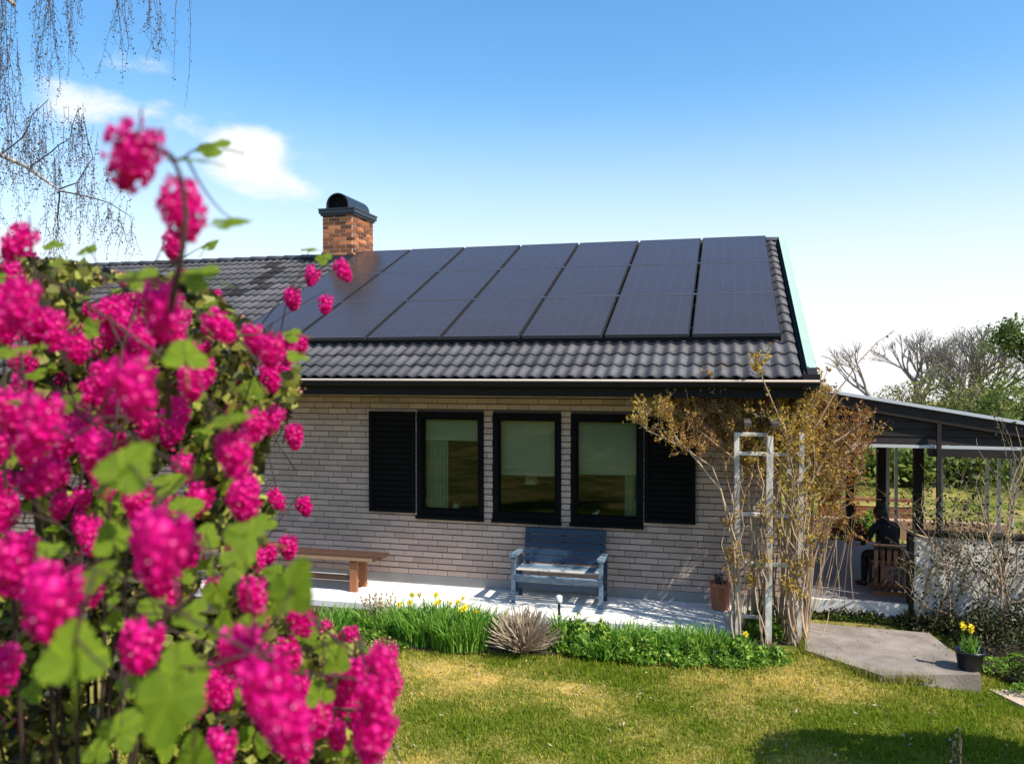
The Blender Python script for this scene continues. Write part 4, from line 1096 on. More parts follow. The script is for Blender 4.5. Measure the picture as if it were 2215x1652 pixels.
strap_clump(.12, -1.30, .12, .20, 60, 'small clump with one yellow flower left of the trellis', 1, 60)
for i, (x, y, r_, h, n, lab) in enumerate([(-1.15, -1.62, .16, .24, 90, 'short strap leaved clump on the lawn side below the blue bench'), (-.62, -1.45, .16, .27, 90, 'strap leaved clump between two low perennials right of the bench'),
                                       (-.12, -1.38, .15, .28, 90, 'strap leaved clump just left of the yellow flower'), (-1.62, -1.30, .12, .30, 60, 'narrow clump behind the dry brown shrub')]): strap_clump(x, y, r_, h, n, lab, 0, 80+i)
# dry shrub
ds = thing('dry_shrub', 'pale brown dry lavender shrub in the middle of the bed', 'shrub', (-1.95, -1.93, .01)); ds.scale = (1.3, 1.3, 1.35)
q = MB()
for i in range(620):
    a, e_ = rnd(0, 6.28), rnd(.25, 1.35); d = Vector((math.cos(a)*math.cos(e_), math.sin(a)*math.cos(e_)*.8, math.sin(e_))); L_ = rnd(.20, .34)
    b = Vector((rnd(-.05, .05), rnd(-.05, .05), 0)); t = b+d*L_; q.tube([b+d*.05, b+d*L_*.6+rvec(.014), t+rvec(.014)], [.003, .0028, .0035], 3, var=random.random(), cap=False)
q.obj('stem', M_dry, ds)
# dark seedy plant just left of the daffodils
ds = thing('dry_seed_plant', 'small dark plant with dry seed heads among the daffodil leaves', 'plant', (-3.62, -1.72, .01))
q = MB()
for i in range(60):
    b = Vector((rnd(-.1, .1), rnd(-.08, .08), 0)); t = b+Vector((rnd(-.12, .12), rnd(-.1, .1), rnd(.22, .4))); q.tube([b, b.lerp(t, .5)+rvec(.02), t], .0025, 3, var=random.random(), cap=False); ell(q, t, (.013, .013, .013), 6)
q.obj('stem', M_dry, ds)
# solar garden light
gp = on(1222, 1345, 2, .02)
gl = thing('garden_light', 'small translucent white garden light on a dark spike at the bed edge', 'garden light', (gp.x, -1.25, .0))
m = MB(); m.tube([(0, 0, 0), (0, 0, .32)], .012, 8); m.obj('spike', M_black, gl)
m = MB(); m.lathe((0, 0, .32), [(0, 0), (.03, .0), (.036, .03), (.034, .075), (.02, .085), (0, .09)], 14); m.obj('globe', M_white, gl, True)
# pansies beside the trellis
pn = thing('pansy_plant', 'low plant with dark blue flowers and a yellow one near the trellis', 'plant', (-.02, -1.72, .01))
g = np.random.default_rng(70); mound('foliage', None, None, dome(0, 0, .16, .1, .08), 420, .03, M_herb, 71, pn, kind='stuff')
M_pansy = mat('dark_blue_petal', (.012, .012, .075), .6); M_paleb = mat('pale_blue_petal', (.25, .30, .50), .6)
for i in range(9):
    q = MB(); 
    for k in range(5): a = k*1.257; q.poly([(0, 0, 0), (.02*math.cos(a-.5), .02*math.sin(a-.5), .002), (.026*math.cos(a), .026*math.sin(a), 0), (.02*math.cos(a+.5), .02*math.sin(a+.5), .002)])
    o = q.obj('flower', M_pansy if i < 6 else M_paleb, pn, loc=(rnd(-.16, .2), rnd(-.1, .08), rnd(.07, .11))); o.rotation_euler = (R(rnd(30, 80)), 0, R(rnd(-50, 50)))

# ================================================================== BACKGROUND
def branch_tree(name, label, x, y, h, spread, seedn, m_twig, leaves=0, m_leaf=None, leaf=.12, levels=5, trunk_r=.16, split=.30, group=None, cat='tree', droop=0, multi=1):
    t = thing(name, label, cat, (x, y, far_z(y)), group=group); h -= far_z(y); rs = random.Random(seedn); q = MB(); tips = []
    def go(p, d, L_, r_, lev):
        n = 3; pts = [p]
        for k in range(n):
            d = (d+Vector((rs.uniform(-.22, .22), rs.uniform(-.22, .22), rs.uniform(-.06, .14)-droop*(levels-lev)*.03))).normalized(); pts.append(pts[-1]+d*L_/n)
        q.tube(pts, [r_*(1-.35*k/n) for k in range(n+1)], 5 if lev > levels-2 else 3, var=rs.random(), cap=False)
        if lev <= 1: tips.extend(pts)
        if lev:
            for k in range(rs.choice([2, 3, 3] if lev > 1 else [3, 4])):
                a = rs.uniform(0, 6.28); o = d.orthogonal().normalized(); o = Matrix.Rotation(a, 3, d) @ o
                nd = (d+o*rs.uniform(.45, .95)*spread); st = pts[rs.choice([2, 3, 3])]
                go(st, nd, L_*rs.uniform(.66, .86), max(r_*.60, .013), lev-1)
    for k in range(multi):
        dd = Vector((rs.uniform(-.5, .5), rs.uniform(-.4, .4), 1.6)) if multi > 1 else Vector((rs.uniform(-.05, .05), 0, 1))
        go(Vector((rs.uniform(-.2, .2)*(multi > 1), 0, -.05)), dd, h*split, trunk_r, levels)
    tips_z = max(p.z for p in tips); s = h/tips_z; q.v = [(a*s, b*s, c*s) for a, b, c in q.v]
    q.obj('trunk', m_twig, t)
    if leaves:
        g = np.random.default_rng(seedn); T = np.array([tuple(p*s) for p in tips]); C_ = T[g.integers(0, len(T), leaves)]+g.normal(size=(leaves, 3))*h*.028
        cl = .5+.35*np.sin(C_[:, 0]*1.9+C_[:, 2]*1.4)+g.normal(size=leaves)*.2
        V, F, A = leaf_quads(C_, leaf*(.6+.8*g.random(leaves)), np.clip(cl, 0, 1), seed=seedn); nmesh('crown', V, F, A, m_leaf, t, kind='stuff')
    return t
def at_h(px, ytop, Z):      # ground point below a sight line and the height reached there
    p = dep(px, ytop, Z); return p.x, p.y, p.z
GT = 'bare spring trees beyond the lean-to roof'
x, y, h = at_h(1900, 735, 48); branch_tree('bare_tree', 'leftmost and thinnest bare tree above the lean-to roof', x, y, h, .50, 14, M_fartwig, levels=5, trunk_r=.20)
x, y, h = at_h(1975, 712, 42); branch_tree('bare_tree', 'dark trunked bare tree second from left above the lean-to roof', x, y, h, .55, 6, M_fartwig, levels=6, trunk_r=.28)
x, y, h = at_h(2105, 700, 38); branch_tree('bare_tree', 'broad many stemmed bare tree above the lean-to roof', x, y, h, .60, 8, M_fartwig, leaves=1500, m_leaf=M_faryellow, levels=6, trunk_r=.24, multi=4, leaf=.10)
x, y, h = at_h(2215, 690, 33); branch_tree('leafy_tree', 'green leafed tree at the right edge of the picture', x, y, h, .75, 21, M_bark, leaves=5200, m_leaf=M_fargreen, levels=5, trunk_r=.15, leaf=.14)
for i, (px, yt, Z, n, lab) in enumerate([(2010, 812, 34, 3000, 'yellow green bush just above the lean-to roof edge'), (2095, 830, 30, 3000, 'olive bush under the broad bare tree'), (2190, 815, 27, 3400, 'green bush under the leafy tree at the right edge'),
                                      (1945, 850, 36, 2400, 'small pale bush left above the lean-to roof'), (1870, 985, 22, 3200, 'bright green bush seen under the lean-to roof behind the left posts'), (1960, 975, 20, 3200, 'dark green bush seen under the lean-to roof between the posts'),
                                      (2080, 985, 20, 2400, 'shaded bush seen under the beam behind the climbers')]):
    x, y, h = at_h(px, yt, Z); c = thing('garden_bush', lab, 'bush', (x, y, far_z(y))); h -= far_z(y)
    g = np.random.default_rng(200+i); u = g.normal(size=(n, 3)); u /= np.linalg.norm(u, axis=1, keepdims=True); rr = (.35+.65*g.random(n)**.5)[:, None]
    bump = 1+.22*np.sin(u[:, :1]*5+i)+.18*np.sin(u[:, 2:]*7+u[:, 1:2]*4)
    C_ = u*rr*bump*np.array([h*.62, h*.5, h*.5])+np.array([0, 0, h*.52]); C_ = C_[C_[:, 2] > 0]
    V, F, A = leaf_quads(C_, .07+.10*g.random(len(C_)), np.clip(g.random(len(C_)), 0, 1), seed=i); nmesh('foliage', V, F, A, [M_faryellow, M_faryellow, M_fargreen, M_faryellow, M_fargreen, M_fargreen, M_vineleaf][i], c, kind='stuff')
    q = MB()
    for k in range(14): a = rnd(0, 6.28); q.tube([(0, 0, 0), (math.cos(a)*h*.2, math.sin(a)*h*.2, h*.4), (math.cos(a)*h*.45, math.sin(a)*h*.35, h*.8)], [.04, .03, .01], 4, cap=False)
    q.obj('stem', M_bark, c)
# tree line closing the horizon (read as one mass)
def hedge_line(name, label, x0, x1, y, h, n, m, seedn, sz=.3):
    g = np.random.default_rng(seedn); x = x0+(x1-x0)*g.random(n); top = h*(.75+.25*np.sin(x*.35+seedn)+.15*np.sin(x*.9)); z_ = top*g.random(n)**.7
    C_ = np.stack([x, y+g.normal(size=n)*1.2, z_+far_z(y)], 1); V, F, A = leaf_quads(C_, sz*(.5+g.random(n)), g.random(n), seed=seedn); nmesh(name, V, F, A, m, kind='stuff', label=label, cat='hedge')
hedge_line('distant_hedge', 'distant spring hedgerow closing the gardens beyond the terrace', -5, 60, 46, 2.6, 16000, M_faryellow, 77)
hedge_line('garden_hedge', 'spring hedge behind the board fence beyond the terrace', 1, 16, 13, 1.9, 9000, M_fargreen, 79, .16)
hedge_line('distant_wood', 'belt of trees behind the garden where the photographer stands', -60, 60, -40, 9, 26000, M_fargreen, 78, .5)
# red brown fence behind the terrace
fn = thing('board_fence', 'red brown wooden board fence beyond the terrace', 'fence', (0, 0, 0)); FY = 7.2
fz = on(1870, 1078, 1, FY).z; fx0, fx1 = on(1775, 1100, 1, FY).x, on(1990, 1100, 1, FY).x
fn.location = (fx0, FY, 0)
q = MB(); q.box(0, fx1-fx0, -.05, .05, fz-.04, fz+.02); q.obj('top_rail', M_redwood, fn)
nbd = 5
for i in range(nbd):
    q = MB(); q.box(0, fx1-fx0, -.012, .012, fz-.14-i*.115-.10, fz-.14-i*.115, var=random.random()); q.obj('board', M_redwood, fn)
for i in range(4):
    q = MB(); xx = i*(fx1-fx0)/3; q.box(xx-.04, xx+.04, -.0, .08, 0, fz-.045); q.obj('post', M_redwood, fn)
# low tan wall with shrubs in front, beyond the terrace
tw_ = thing('low_block_wall', 'low tan block wall behind the terrace floor', 'wall', (fx0, 5.0, 0)); m = MB(); m.box(-.4, 2.6, 0, .2, -.05, .30, M=Matrix.Identity(4)); m.obj('block_wall', M_redwood, tw_)
tw_.children[0].data.materials[0] = mat('tan_block', (.36, .22, .14), .9, nscale=5, namt=.3)
herbp = on(1870, 1190, 1, 4.6); c = thing('border_plant', 'bright green plant in front of the tan wall behind the terrace', 'plant', (herbp.x, 4.7, 0)); mound('foliage', None, None, dome(0, 0, .3, .2, .45), 700, .07, M_herb, 81, c, kind='stuff')
rp = on(1840, 1190, 1, 4.5); c = thing('border_plant', 'dark red leaved plant left of the bright green one behind the terrace', 'plant', (rp.x, 4.6, 0)); mound('foliage', None, None, dome(0, 0, .3, .2, .5), 700, .07, mat('dark_red_leaf', (.10, .015, .012), .7), 82, c, kind='stuff')
# neighbour buildings
nb_ = thing('neighbour_house', 'pale green grey neighbour house with white roof edge at the far right', 'house', (0, 0, 0)); Yn = 14
a, b = on(2095, 1120, 1, Yn), on(2115, 990, 1, Yn); nb_.location = (a.x, Yn, 0)
m = MB(); m.box(0, 9, 0, 6, 0, b.z); m.obj('wall', M_nwall, nb_)
m = MB(); m.prism([(-.3, -.5, b.z+.12), (9.3, -.5, b.z+.12), (9.3, 6.4, b.z+.6), (-.3, 6.4, b.z+.6)], .1); m.obj('roof', M_grey, nb_)
m = MB(); m.box(-.35, 9.3, -.56, -.505, b.z-.0, b.z+.15); m.obj('fascia', M_white, nb_)
for k in range(10):
    q = MB(); q.box(.25+k*.55, .30+k*.55, -.03, -.002, .1, b.z-.05); q.obj('batten', M_white, nb_)
for k in range(2):
    w_ = link('window', None, nb_, (1.5+k*3.2, 0, 0)); q = MB(); q.box(0, 1.2, -.045, -.031, .9, 1.9); q.obj('frame', M_white, w_); q = MB(); q.box(.07, 1.13, -.055, -.046, .97, 1.83); q.obj('pane', M_panel, w_)
cb = thing('garden_cabin', 'grey roofed garden cabin with white gable seen left of the terrace posts', 'cabin', (0, 0, 0)); Yc = 16
a, b = on(1795, 1020, 1, Yc), on(1838, 972, 1, Yc); cb.location = (a.x, Yc, 0)
m = MB(); m.box(-1.5, b.x-a.x, 0, 3, 0, a.z+.12); m.obj('wall', M_white, cb)
m = MB(); m.prism([(-1.7, -.3, a.z+.2), (b.x-a.x+.2, -.3, a.z+.2), (b.x-a.x+.2, 1.5, b.z+.5), (-1.7, 1.5, b.z+.5)], .08); m.prism([(-1.7, 1.51, b.z+.5), (b.x-a.x+.2, 1.51, b.z+.5), (b.x-a.x+.2, 3.3, a.z+.2), (-1.7, 3.3, a.z+.2)], .08); m.obj('roof', M_grey, cb)
q = MB(); q.box(.1, .8, -.04, -.002, .05, 1.6); q.obj('door', M_darkwood, cb)

# tree off to the right that throws the shadow on the lawn, low evergreen
c = thing('garden_bush', 'evergreen shrub shading the lawn from just outside the picture', 'bush', (3.22, -4.25, 0))
g = np.random.default_rng(91); n = 9000; u = g.normal(size=(n, 3)); u /= np.linalg.norm(u, axis=1, keepdims=True)
C_ = u*(.55+.45*g.random(n)**.5)[:, None]*(1+.15*np.sin(u[:, :1]*6))*np.array([1.2, .75, .75])+np.array([0, 0, 1.75]); C_ = C_[C_[:, 2] > 0]
V, F, A = leaf_quads(C_, .07+.05*g.random(len(C_)), g.random(len(C_)), seed=3); nmesh('foliage', V, F, A, M_vineleaf, c, kind='stuff')
q = MB(); q.tube([(0, 0, 0), (0, 0, 1.7)], .05, 6); q.obj('trunk', M_bark, c)
# dark sprig at the bottom edge
sg = on(2085, 1652, 2, .9)
c = thing('dark_sprig', 'dark evergreen sprig poking up at the bottom right edge', 'plant', (sg.x, sg.y, 0)); q = MB(); tips = []
top = dep(2080, 1585, (sg-CAM).length*.93)
for i in range(5):
    t = Vector((top.x-sg.x+rnd(-.05, .05), top.y-sg.y+rnd(-.05, .05), top.z-rnd(0, .13)*(i > 0))); pts = curve((rnd(-.02, .02), 0, 0), t, (.0, 0, 0), 8, .01); q.tube(pts, [.006*(1-.6*k/8) for k in range(9)], 5); tips += pts[5:]
q.obj('stem', M_bark, c); T = np.array([tuple(p) for p in tips]); g = np.random.default_rng(9); C_ = T[g.integers(0, len(T), 130)]+g.normal(size=(130, 3))*.018
V, F, A = leaf_quads(C_, .028, g.random(130)*.2, seed=2); nmesh('foliage', V, F, A, M_vineleaf, c, kind='stuff')

# ================================================================== WEEPING BIRCH (trunk left of the picture)
BX = dep(-330, 700, 9.0); birch = thing('weeping_birch', 'weeping birch with hanging bare twigs and tiny buds at the top left', 'tree', (BX.x, BX.y, 0))
BO = Vector((BX.x, BX.y, 0)); bt = MB(); bw = MB(); buds = []
def addt(mb, pts, rads, n=5, **k): mb.tube([Vector(p)-BO for p in pts], rads, n, **k)
tk = [Vector((BX.x, BX.y, -.05)), Vector((BX.x+.1, BX.y, 2)), Vector((BX.x+.05, BX.y+.1, 4.5)), Vector((BX.x+.2, BX.y, 7)), Vector((BX.x+.3, BX.y, 9.5)), Vector((BX.x+.35, BX.y, 12))]
addt(bt, tk, [.17, .15, .125, .09, .05, .015], 12)
def hang(p, L_, r_=.004, sway=0.0, side=True):
    pts = [Vector(p)]; d = Vector((rnd(-.15, .15)+sway, rnd(-.1, .1), -1))
    n = max(5, int(L_/.12))
    for k in range(n):
        d = (d+Vector((rnd(-.10, .10)+sway*.1, rnd(-.08, .08), -.10))).normalized(); pts.append(pts[-1]+d*L_/n)
    addt(bw, pts, [r_*(1-.6*k/n) for k in range(n+1)], 3, var=random.random(), cap=False)
    for q_ in pts[1:]:
        for _ in range(3): buds.append(q_+rvec(.035)+Vector((0, 0, rnd(-.06, .06))))
        if side and random.random() < .65:
            s = [q_]; dd = Vector((rnd(-1, 1), rnd(-.6, .6), -.5)).normalized()
            for k in range(3): dd = (dd+Vector((0, 0, -.45))).normalized(); s.append(s[-1]+dd*rnd(.05, .10))
            addt(bw, s, [.0026, .0022, .0018, .0012], 3, var=random.random(), cap=False)
            for q2 in s[1:]:
                for _ in range(2): buds.append(q2+rvec(.03))
Zb = 9.0
# upper limbs above the frame
limbs = [[(-300, -120), (-100, -260), (60, -210), (190, -90), (330, -60), (400, -20)], [(-310, -50), (-150, -170), (20, -130), (110, -60), (160, -30)], [(-300, 40), (-150, -60), (-20, -40), (30, 10)]]
for lm in limbs:
    dz = rnd(-.5, .5); addt(bt, [dep(x, y, Zb+dz*k/5) for k, (x, y) in enumerate(lm)], [.055, .045, .035, .025, .016, .010][:len(lm)], 7)
def D(px, py, j=.5): return dep(px, py, Zb+rnd(-j, j))
for (x0, x1, y0, y1, n) in ((-10, 45, -60, 250, 9), (85, 118, -60, 165, 9), (140, 185, -60, 110, 6), (240, 275, -40, 130, 3), (310, 350, -50, 95, 6), (255, 300, -60, 40, 3)):
    for k in range(n):
        p = D(rnd(x0, x1), y0+rnd(-10, 30)); yl = y1*rnd(.6, 1.12); hang(p, (yl-y0)/1793*Zb, sway=rnd(-.02, .03))
hang(D(410, -30, .1), 1.35, sway=-.16, side=False); hang(D(385, -30, .1), 1.0, sway=-.10, side=False); hang(D(252, -30, .1), 1.1, side=False)
# left fringe of finer strands down to y = 480
for k in range(10): hang(D(rnd(-30, 40), rnd(60, 260)), rnd(.6, 1.2))
# lower white limb
lim = [(-320, 250), (-150, 290), (0, 335), (60, 362), (100, 392), (128, 412)]
addt(bt, [dep(x, y, Zb) for x, y in lim], [.05, .04, .024, .019, .014, .010], 8)
fork = dep(128, 412, Zb)
for path in ([(128, 412), (165, 395), (200, 340), (180, 255)], [(128, 412), (180, 425), (240, 440), (285, 470)], [(0, 335), (50, 300), (70, 250), (105, 215)], [(60, 362), (110, 330), (150, 300), (170, 235)], [(128, 412), (126, 470), (122, 520)]):
    pts = [dep(x, y, Zb+rnd(-.15, .15)) for x, y in path]; fine = []
    for a, b in zip(pts[:-1], pts[1:]): fine += [a.lerp(b, t)+rvec(.015) for t in (0, .5)]
    fine.append(pts[-1]); addt(bw, fine, [.009*(1-.7*k/len(fine)) for k in range(len(fine))], 5, var=.4)
    for f in fine[2:]:
        for _ in range(2): hang(f+rvec(.04), rnd(.15, .5), .003)
for k in range(62):
    px, py = rnd(0, 285), rnd(215, 450)
    if px > 200+(py-215)*.35: continue
    if math.hypot((px-170)/50, (py-330)/60) < 1 and random.random() < .7: continue
    hang(D(px, py, .4), rnd(.12, .55), .003)
bt.obj('trunk', M_birch, birch, True); bw.obj('twig', M_birchtwig, birch)
g = np.random.default_rng(8); B_ = np.array([tuple(p-BO) for p in buds]); nb2 = len(B_)
V, F, A = leaf_quads(B_, .018+.016*g.random(nb2), g.random(nb2)**2, seed=6, aspect=.5); nmesh('buds', V, F, A, M_catkin, birch, kind='stuff')

# ================================================================== FLOWERING CURRANT
bb = dep(160, 1500, 2.35); cur = thing('flowering_currant', 'large flowering currant bush covered in magenta blossom in the left foreground', 'shrub', (bb.x, bb.y, 0))
CO = Vector((bb.x, bb.y, 0))
def raceme(seedn, n=58):
    """hanging flower cluster, unit length along -z, origin at the stalk"""
    rs = random.Random(seedn); q = MB()
    q.tube([(0, 0, .10), (0, 0, 0), (0, 0, -.5), (0, 0, -.92)], [.02, .02, .018, .008], 5, var=.8)
    ell(q, (0, 0, -.44), (.22, .22, .36), 9); ell(q, (0, 0, -.75), (.12, .12, .2), 7)
    for i in range(n):
        t = (i+.5)/n; a = i*2.4+rs.uniform(-.3, .3); z0 = -.03-.90*t
        rad = .29*(math.sin(math.pi*min(1, .25+.75*t)))**.85*rs.uniform(.72, 1.22)+.035
        d = Vector((math.cos(a), math.sin(a), rs.uniform(-.35, .15))).normalized(); c = Vector((0, 0, z0))+d*rad
        e = d.orthogonal().normalized(); f = d.cross(e); L_ = rs.uniform(.10, .135)*(1.12-.5*t); tw2 = rs.uniform(0, 6)
        op = .9 if t < .72 else .35
        for k in range(5):
            b_ = tw2+k*1.2566; u = e*math.cos(b_)+f*math.sin(b_); v = d.cross(u)
            q.poly([c-d*.05, c+u*L_*.62*op+v*.040+d*.02, c+u*L_*op+d*(.045 if op > .5 else .08), c+u*L_*.62*op-v*.040+d*.02], var=rs.uniform(0, .9))
        q.poly([c-d*.05+e*.02, c-d*.14-e*.01, c-d*.05+f*.02], var=.1)
    return q
def raceme_eye_glints(seedn, n=58):  # sparse pale discs: floret eyes that also paint in bright glints
    rs = random.Random(seedn+500); q = MB()
    for i in range(0, n, 9):
        t = (i+.5)/n
        if t > .85: continue
        a = i*2.4; rad = .30*(math.sin(math.pi*min(1, .22+.78*t)))**.7+.06
        d = Vector((math.cos(a), math.sin(a), -.1)).normalized(); c = Vector((0, 0, -.03-.90*t))+d*rad; e = d.orthogonal().normalized()*.026; f = d.cross(e)
        q.poly([c+d*.04+e, c+d*.04+f, c+d*.04-e, c+d*.04-f]); q.tube([c, c+d*.06], .008, 4)
    return q
RM = []
for i in range(7):
    q = raceme(i, 66+5*i); base = q.mesh('flower_cluster', [M_petal, M_petalpale])
    e = raceme_eye_glints(i, 66+5*i); nb0 = len(q.f); q.v += []; off_ = len(q.v); q.v.extend(e.v)
    for f in e.f: q.f.append([k+off_ for k in f]); q.a.append(.5)
    me = q.mesh('flower_cluster', [M_petal, M_petalpale]); mi = [0]*nb0+[1]*len(e.f); me.polygons.foreach_set('material_index', mi); RM.append(me)
def currant_leaf(seedn):
    rs = random.Random(seedn); q = MB(); N_ = 60; pts = []
    for i in range(N_+1):
        a = -math.pi*.5+.25+(2*math.pi-.5)*i/N_   # notch at the stalk (-y)
        lob = 1+.20*math.cos(3*(a-math.pi/2))+.045*math.cos(15*a)+.02*math.cos(31*a)+rs.uniform(-.02, .02)
        pts.append((a, .46*lob))
    def hgt(x, y): return -.20*(x*x)-.16*y*y+.07*abs(x)+.035*math.cos(9*math.atan2(y+.45, x+1e-4))*math.hypot(x, y+.3)
    stalk = Vector((0, -.42, .0)); rings = []
    for f in (.45, 1.0):
        r_ = []
        for a, rr in pts: x, y = rr*f*math.cos(a), rr*f*math.sin(a)+(1-f)*-.12; r_.append((x, y, hgt(x, y)))
        rings.append(r_)
    b = len(q.v); q.v.append((0, -.12, hgt(0, -.12))); q.v.extend(rings[0]); q.v.extend(rings[1]); M_ = N_+1
    for i in range(N_):
        vr = .25+.4*(math.cos(5*pts[i][0]) > .9)+rs.uniform(0, .2); q.cur = min(1, vr)
        q.face([0, 1+i, 2+i]); q.face([1+i, 1+M_+i, 2+M_+i, 2+i])
    for a in (90, 48, 132, 12, 168):
        e_ = Vector((math.cos(R(a)), math.sin(R(a)), 0)); q.tube([(e_.x*k, e_.y*k-.12*(1-k/.4), hgt(e_.x*k, e_.y*k-.12*(1-k/.4))+.006) for k in (0, .13, .26, .40)], [.012, .009, .006, .003], 4, var=1.0)
    q.tube([(0, -.30, -.03), (0, -.55, -.03), (0, -.95, -.12)], [.02, .018, .015], 4, var=.6)
    return q.mesh('leaf', M_leaf, True)
LM = [currant_leaf(i) for i in range(5)]
# flower clusters seen: x, y, length in display pixels, tilt, distance factor
FL = [(280, 345, 165, 25), (402, 465, 150, -8), (372, 535, 70, 0), (42, 532, 98, 30), (745, 590, 58, -35), (675, 600, 50, 10), (632, 650, 54, 0), (705, 662, 46, 0), (118, 620, 55, 0), (158, 640, 52, 10),
      (285, 665, 62, 0), (480, 712, 88, -40), (586, 762, 84, 5), (651, 750, 50, 5), (617, 812, 46, 10), (585, 815, 52, 0), (440, 810, 74, 0), (45, 665, 125, 15), (120, 722, 95, -10), (72, 706, 95, 0),
      (175, 735, 62, 10), (236, 725, 72, 0), (345, 680, 145, 0), (285, 848, 160, -4), (65, 800, 62, 0), (50, 838, 60, 10), (216, 860, 55, 0), (95, 925, 145, 5), (20, 900, 112, 0), (366, 945, 66, 25),
      (205, 980, 105, 0), (311, 930, 50, 0), (88, 1035, 105, 30), (555, 925, 78, -5), (637, 948, 62, 0), (512, 985, 125, -8), (421, 1025, 60, 0), (466, 1028, 52, 0), (528, 1090, 95, 0), (600, 1083, 58, -30),
      (660, 1097, 48, -15), (10, 1110, 95, 0), (200, 1110, 48, 40), (345, 1190, 180, 10), (22, 1232, 145, 0), (105, 1312, 178, 5), (310, 1400, 125, 0), (2, 1450, 120, 0), (624, 1187, 56, 0), (585, 1197, 52, 0),
      (560, 1213, 60, 10), (545, 1300, 100, 0), (530, 1425, 140, -20), (585, 1495, 165, -25), (622, 1565, 170, -15), (828, 1442, 115, 5), (812, 1530, 130, -5), (806, 1605, 120, 0), (690, 1555, 84, 0), (745, 1522, 70, 20),
      (720, 1450, 60, 0), (700, 1362, 48, 30), (480, 1622, 100, 0), (505, 1572, 42, 0), (648, 1625, 85, 0), (450, 655, 50, 0), (395, 610, 60, 0), (30, 620, 60, 0), (150, 900, 60, 0), (505, 900, 60, 0),
      (240, 790, 55, 0), (400, 880, 40, 0), (60, 960, 110, 0), (140, 955, 90, 20), (205, 1000, 80, 0), (255, 900, 60, -10), (330, 990, 46, 0), (130, 820, 46, 0), (190, 790, 42, 0), (520, 760, 44, 0), (560, 1480, 110, 0), (780, 1470, 90, 0),
      (350, 1240, 120, 0), (320, 1160, 120, 20), (385, 1180, 130, -15), (75, 1270, 120, 0), (140, 1340, 110, -10), (600, 1540, 120, 0), (575, 1530, 120, -30), (845, 1480, 80, 0)]
silh = [(-60, 600), (40, 560), (180, 570), (290, 610), (400, 590), (470, 650), (560, 720), (640, 740), (645, 860), (575, 960), (560, 1060), (590, 1110), (560, 1150), (600, 1210), (640, 1290), (700, 1350), (800, 1400), (850, 1480), (810, 1700), (-60, 1700)]
def in_silh(px, py): return bool(inside(np.array([px]), np.array([py]), silh)[0])
mainst = MB(); tipsC = []
stems = []
rs = random.Random(33)
for i in range(26):      # main stems rising from the base
    b = Vector((bb.x+rs.uniform(-.16, .16), bb.y+rs.uniform(-.16, .16), 0)); px, py = -999, -999
    while not (in_silh(px, py) and in_silh(px+70, py-30)): px, py = rs.uniform(-60, 760), rs.uniform(600, 1400)
    e = dep(px, py, rs.uniform(1.5, 2.7)); mid = b.lerp(e, .5)+Vector((0, 0, rs.uniform(.05, .35)))
    pts = []
    for k in range(13):
        t = k/12; pts.append(b*(1-t)**2+mid*2*t*(1-t)+e*t*t+rvec(.008))
    mainst.tube([p-CO for p in pts], [.010*(1-.7*k/12) for k in range(13)], 6, var=rs.random()); stems.append(pts)
allp = [p for s in stems for p in s[4:]]
def attach(p, r_=.003, zw=1.5):
    """a twig from the nearest lower stem point to p"""
    best = rs.choice(sorted(allp, key=lambda q_: (q_-p).length+max(0, q_.z-p.z)*zw)[:3])
    top_ = p+Vector((0, 0, .02)); mid = best.lerp(top_, .6)+Vector((0, 0, -.01+.04*(top_-best).length))+rvec(.015)
    pts = [best*(1-t)**2+mid*2*t*(1-t)+top_*t*t for t in (0, .2, .4, .6, .8, 1)]
    mainst.tube([q_-CO for q_ in pts], [r_*1.8, r_*1.6, r_*1.4, r_*1.2, r_, r_*.8], 5, var=rs.random(), cap=False)
    allp.extend(pts[2:5]); return pts
def put_raceme(px, py, L_, tilt, jit=0, size=None):
    L_ *= .94
    real = .078 if L_ > 120 else .072 if L_ > 80 else .066
    Z = min(1793*real/L_, 2.75); real = L_*Z/1793.
    c = dep(px, py, Z); o = link('flower_cluster', rs.choice(RM), cur)
    ax = R(tilt)+rs.uniform(-.12, .12); o.rotation_euler = (rs.uniform(-.25, .25), ax, YAW+rs.uniform(0, 6.28)*0+0)
    upv = Matrix.Rotation(YAW, 3, 'Z') @ (Matrix.Rotation(ax, 3, 'Y') @ Vector((0, 0, 1)))
    topp = c+upv*real*.5; o.location = topp-CO; w_ = rs.uniform(.78, 1.02)
    o.scale = (real*w_*1.05, real*w_*1.05, real*1.0); return topp
# the tall shoot that carries the two highest clusters
sh = [dep(x, y, z_) for x, y, z_ in [(365, 900, 1.35), (360, 780, 1.15), (372, 650, 1.0), (392, 560, .95), (402, 470, .95), (392, 385, .94), (372, 338, .92), (330, 312, .90), (292, 290, .88)]]
mainst.tube([p-CO for p in sh], [.0055, .005, .0045, .004, .0035, .003, .0028, .0022, .002], 6, var=.6); allp += sh
for k_, a in enumerate(sorted(FL, key=lambda a: a[2])):
    tpz = put_raceme(*a); attach(tpz, .0013)
cnt = 0
while cnt < 205:      # further clusters deeper in the bush
    px, py = rs.uniform(-60, 860), rs.uniform(560, 1640)
    if not in_silh(px, py) or (px < 420 and py > 1330 and rs.random() < .75): continue
    L_ = rs.uniform(36, 86); tpz = put_raceme(px, py, L_, rs.uniform(-20, 20)); cnt += 1
    if cnt % 2: attach(tpz, .0014)
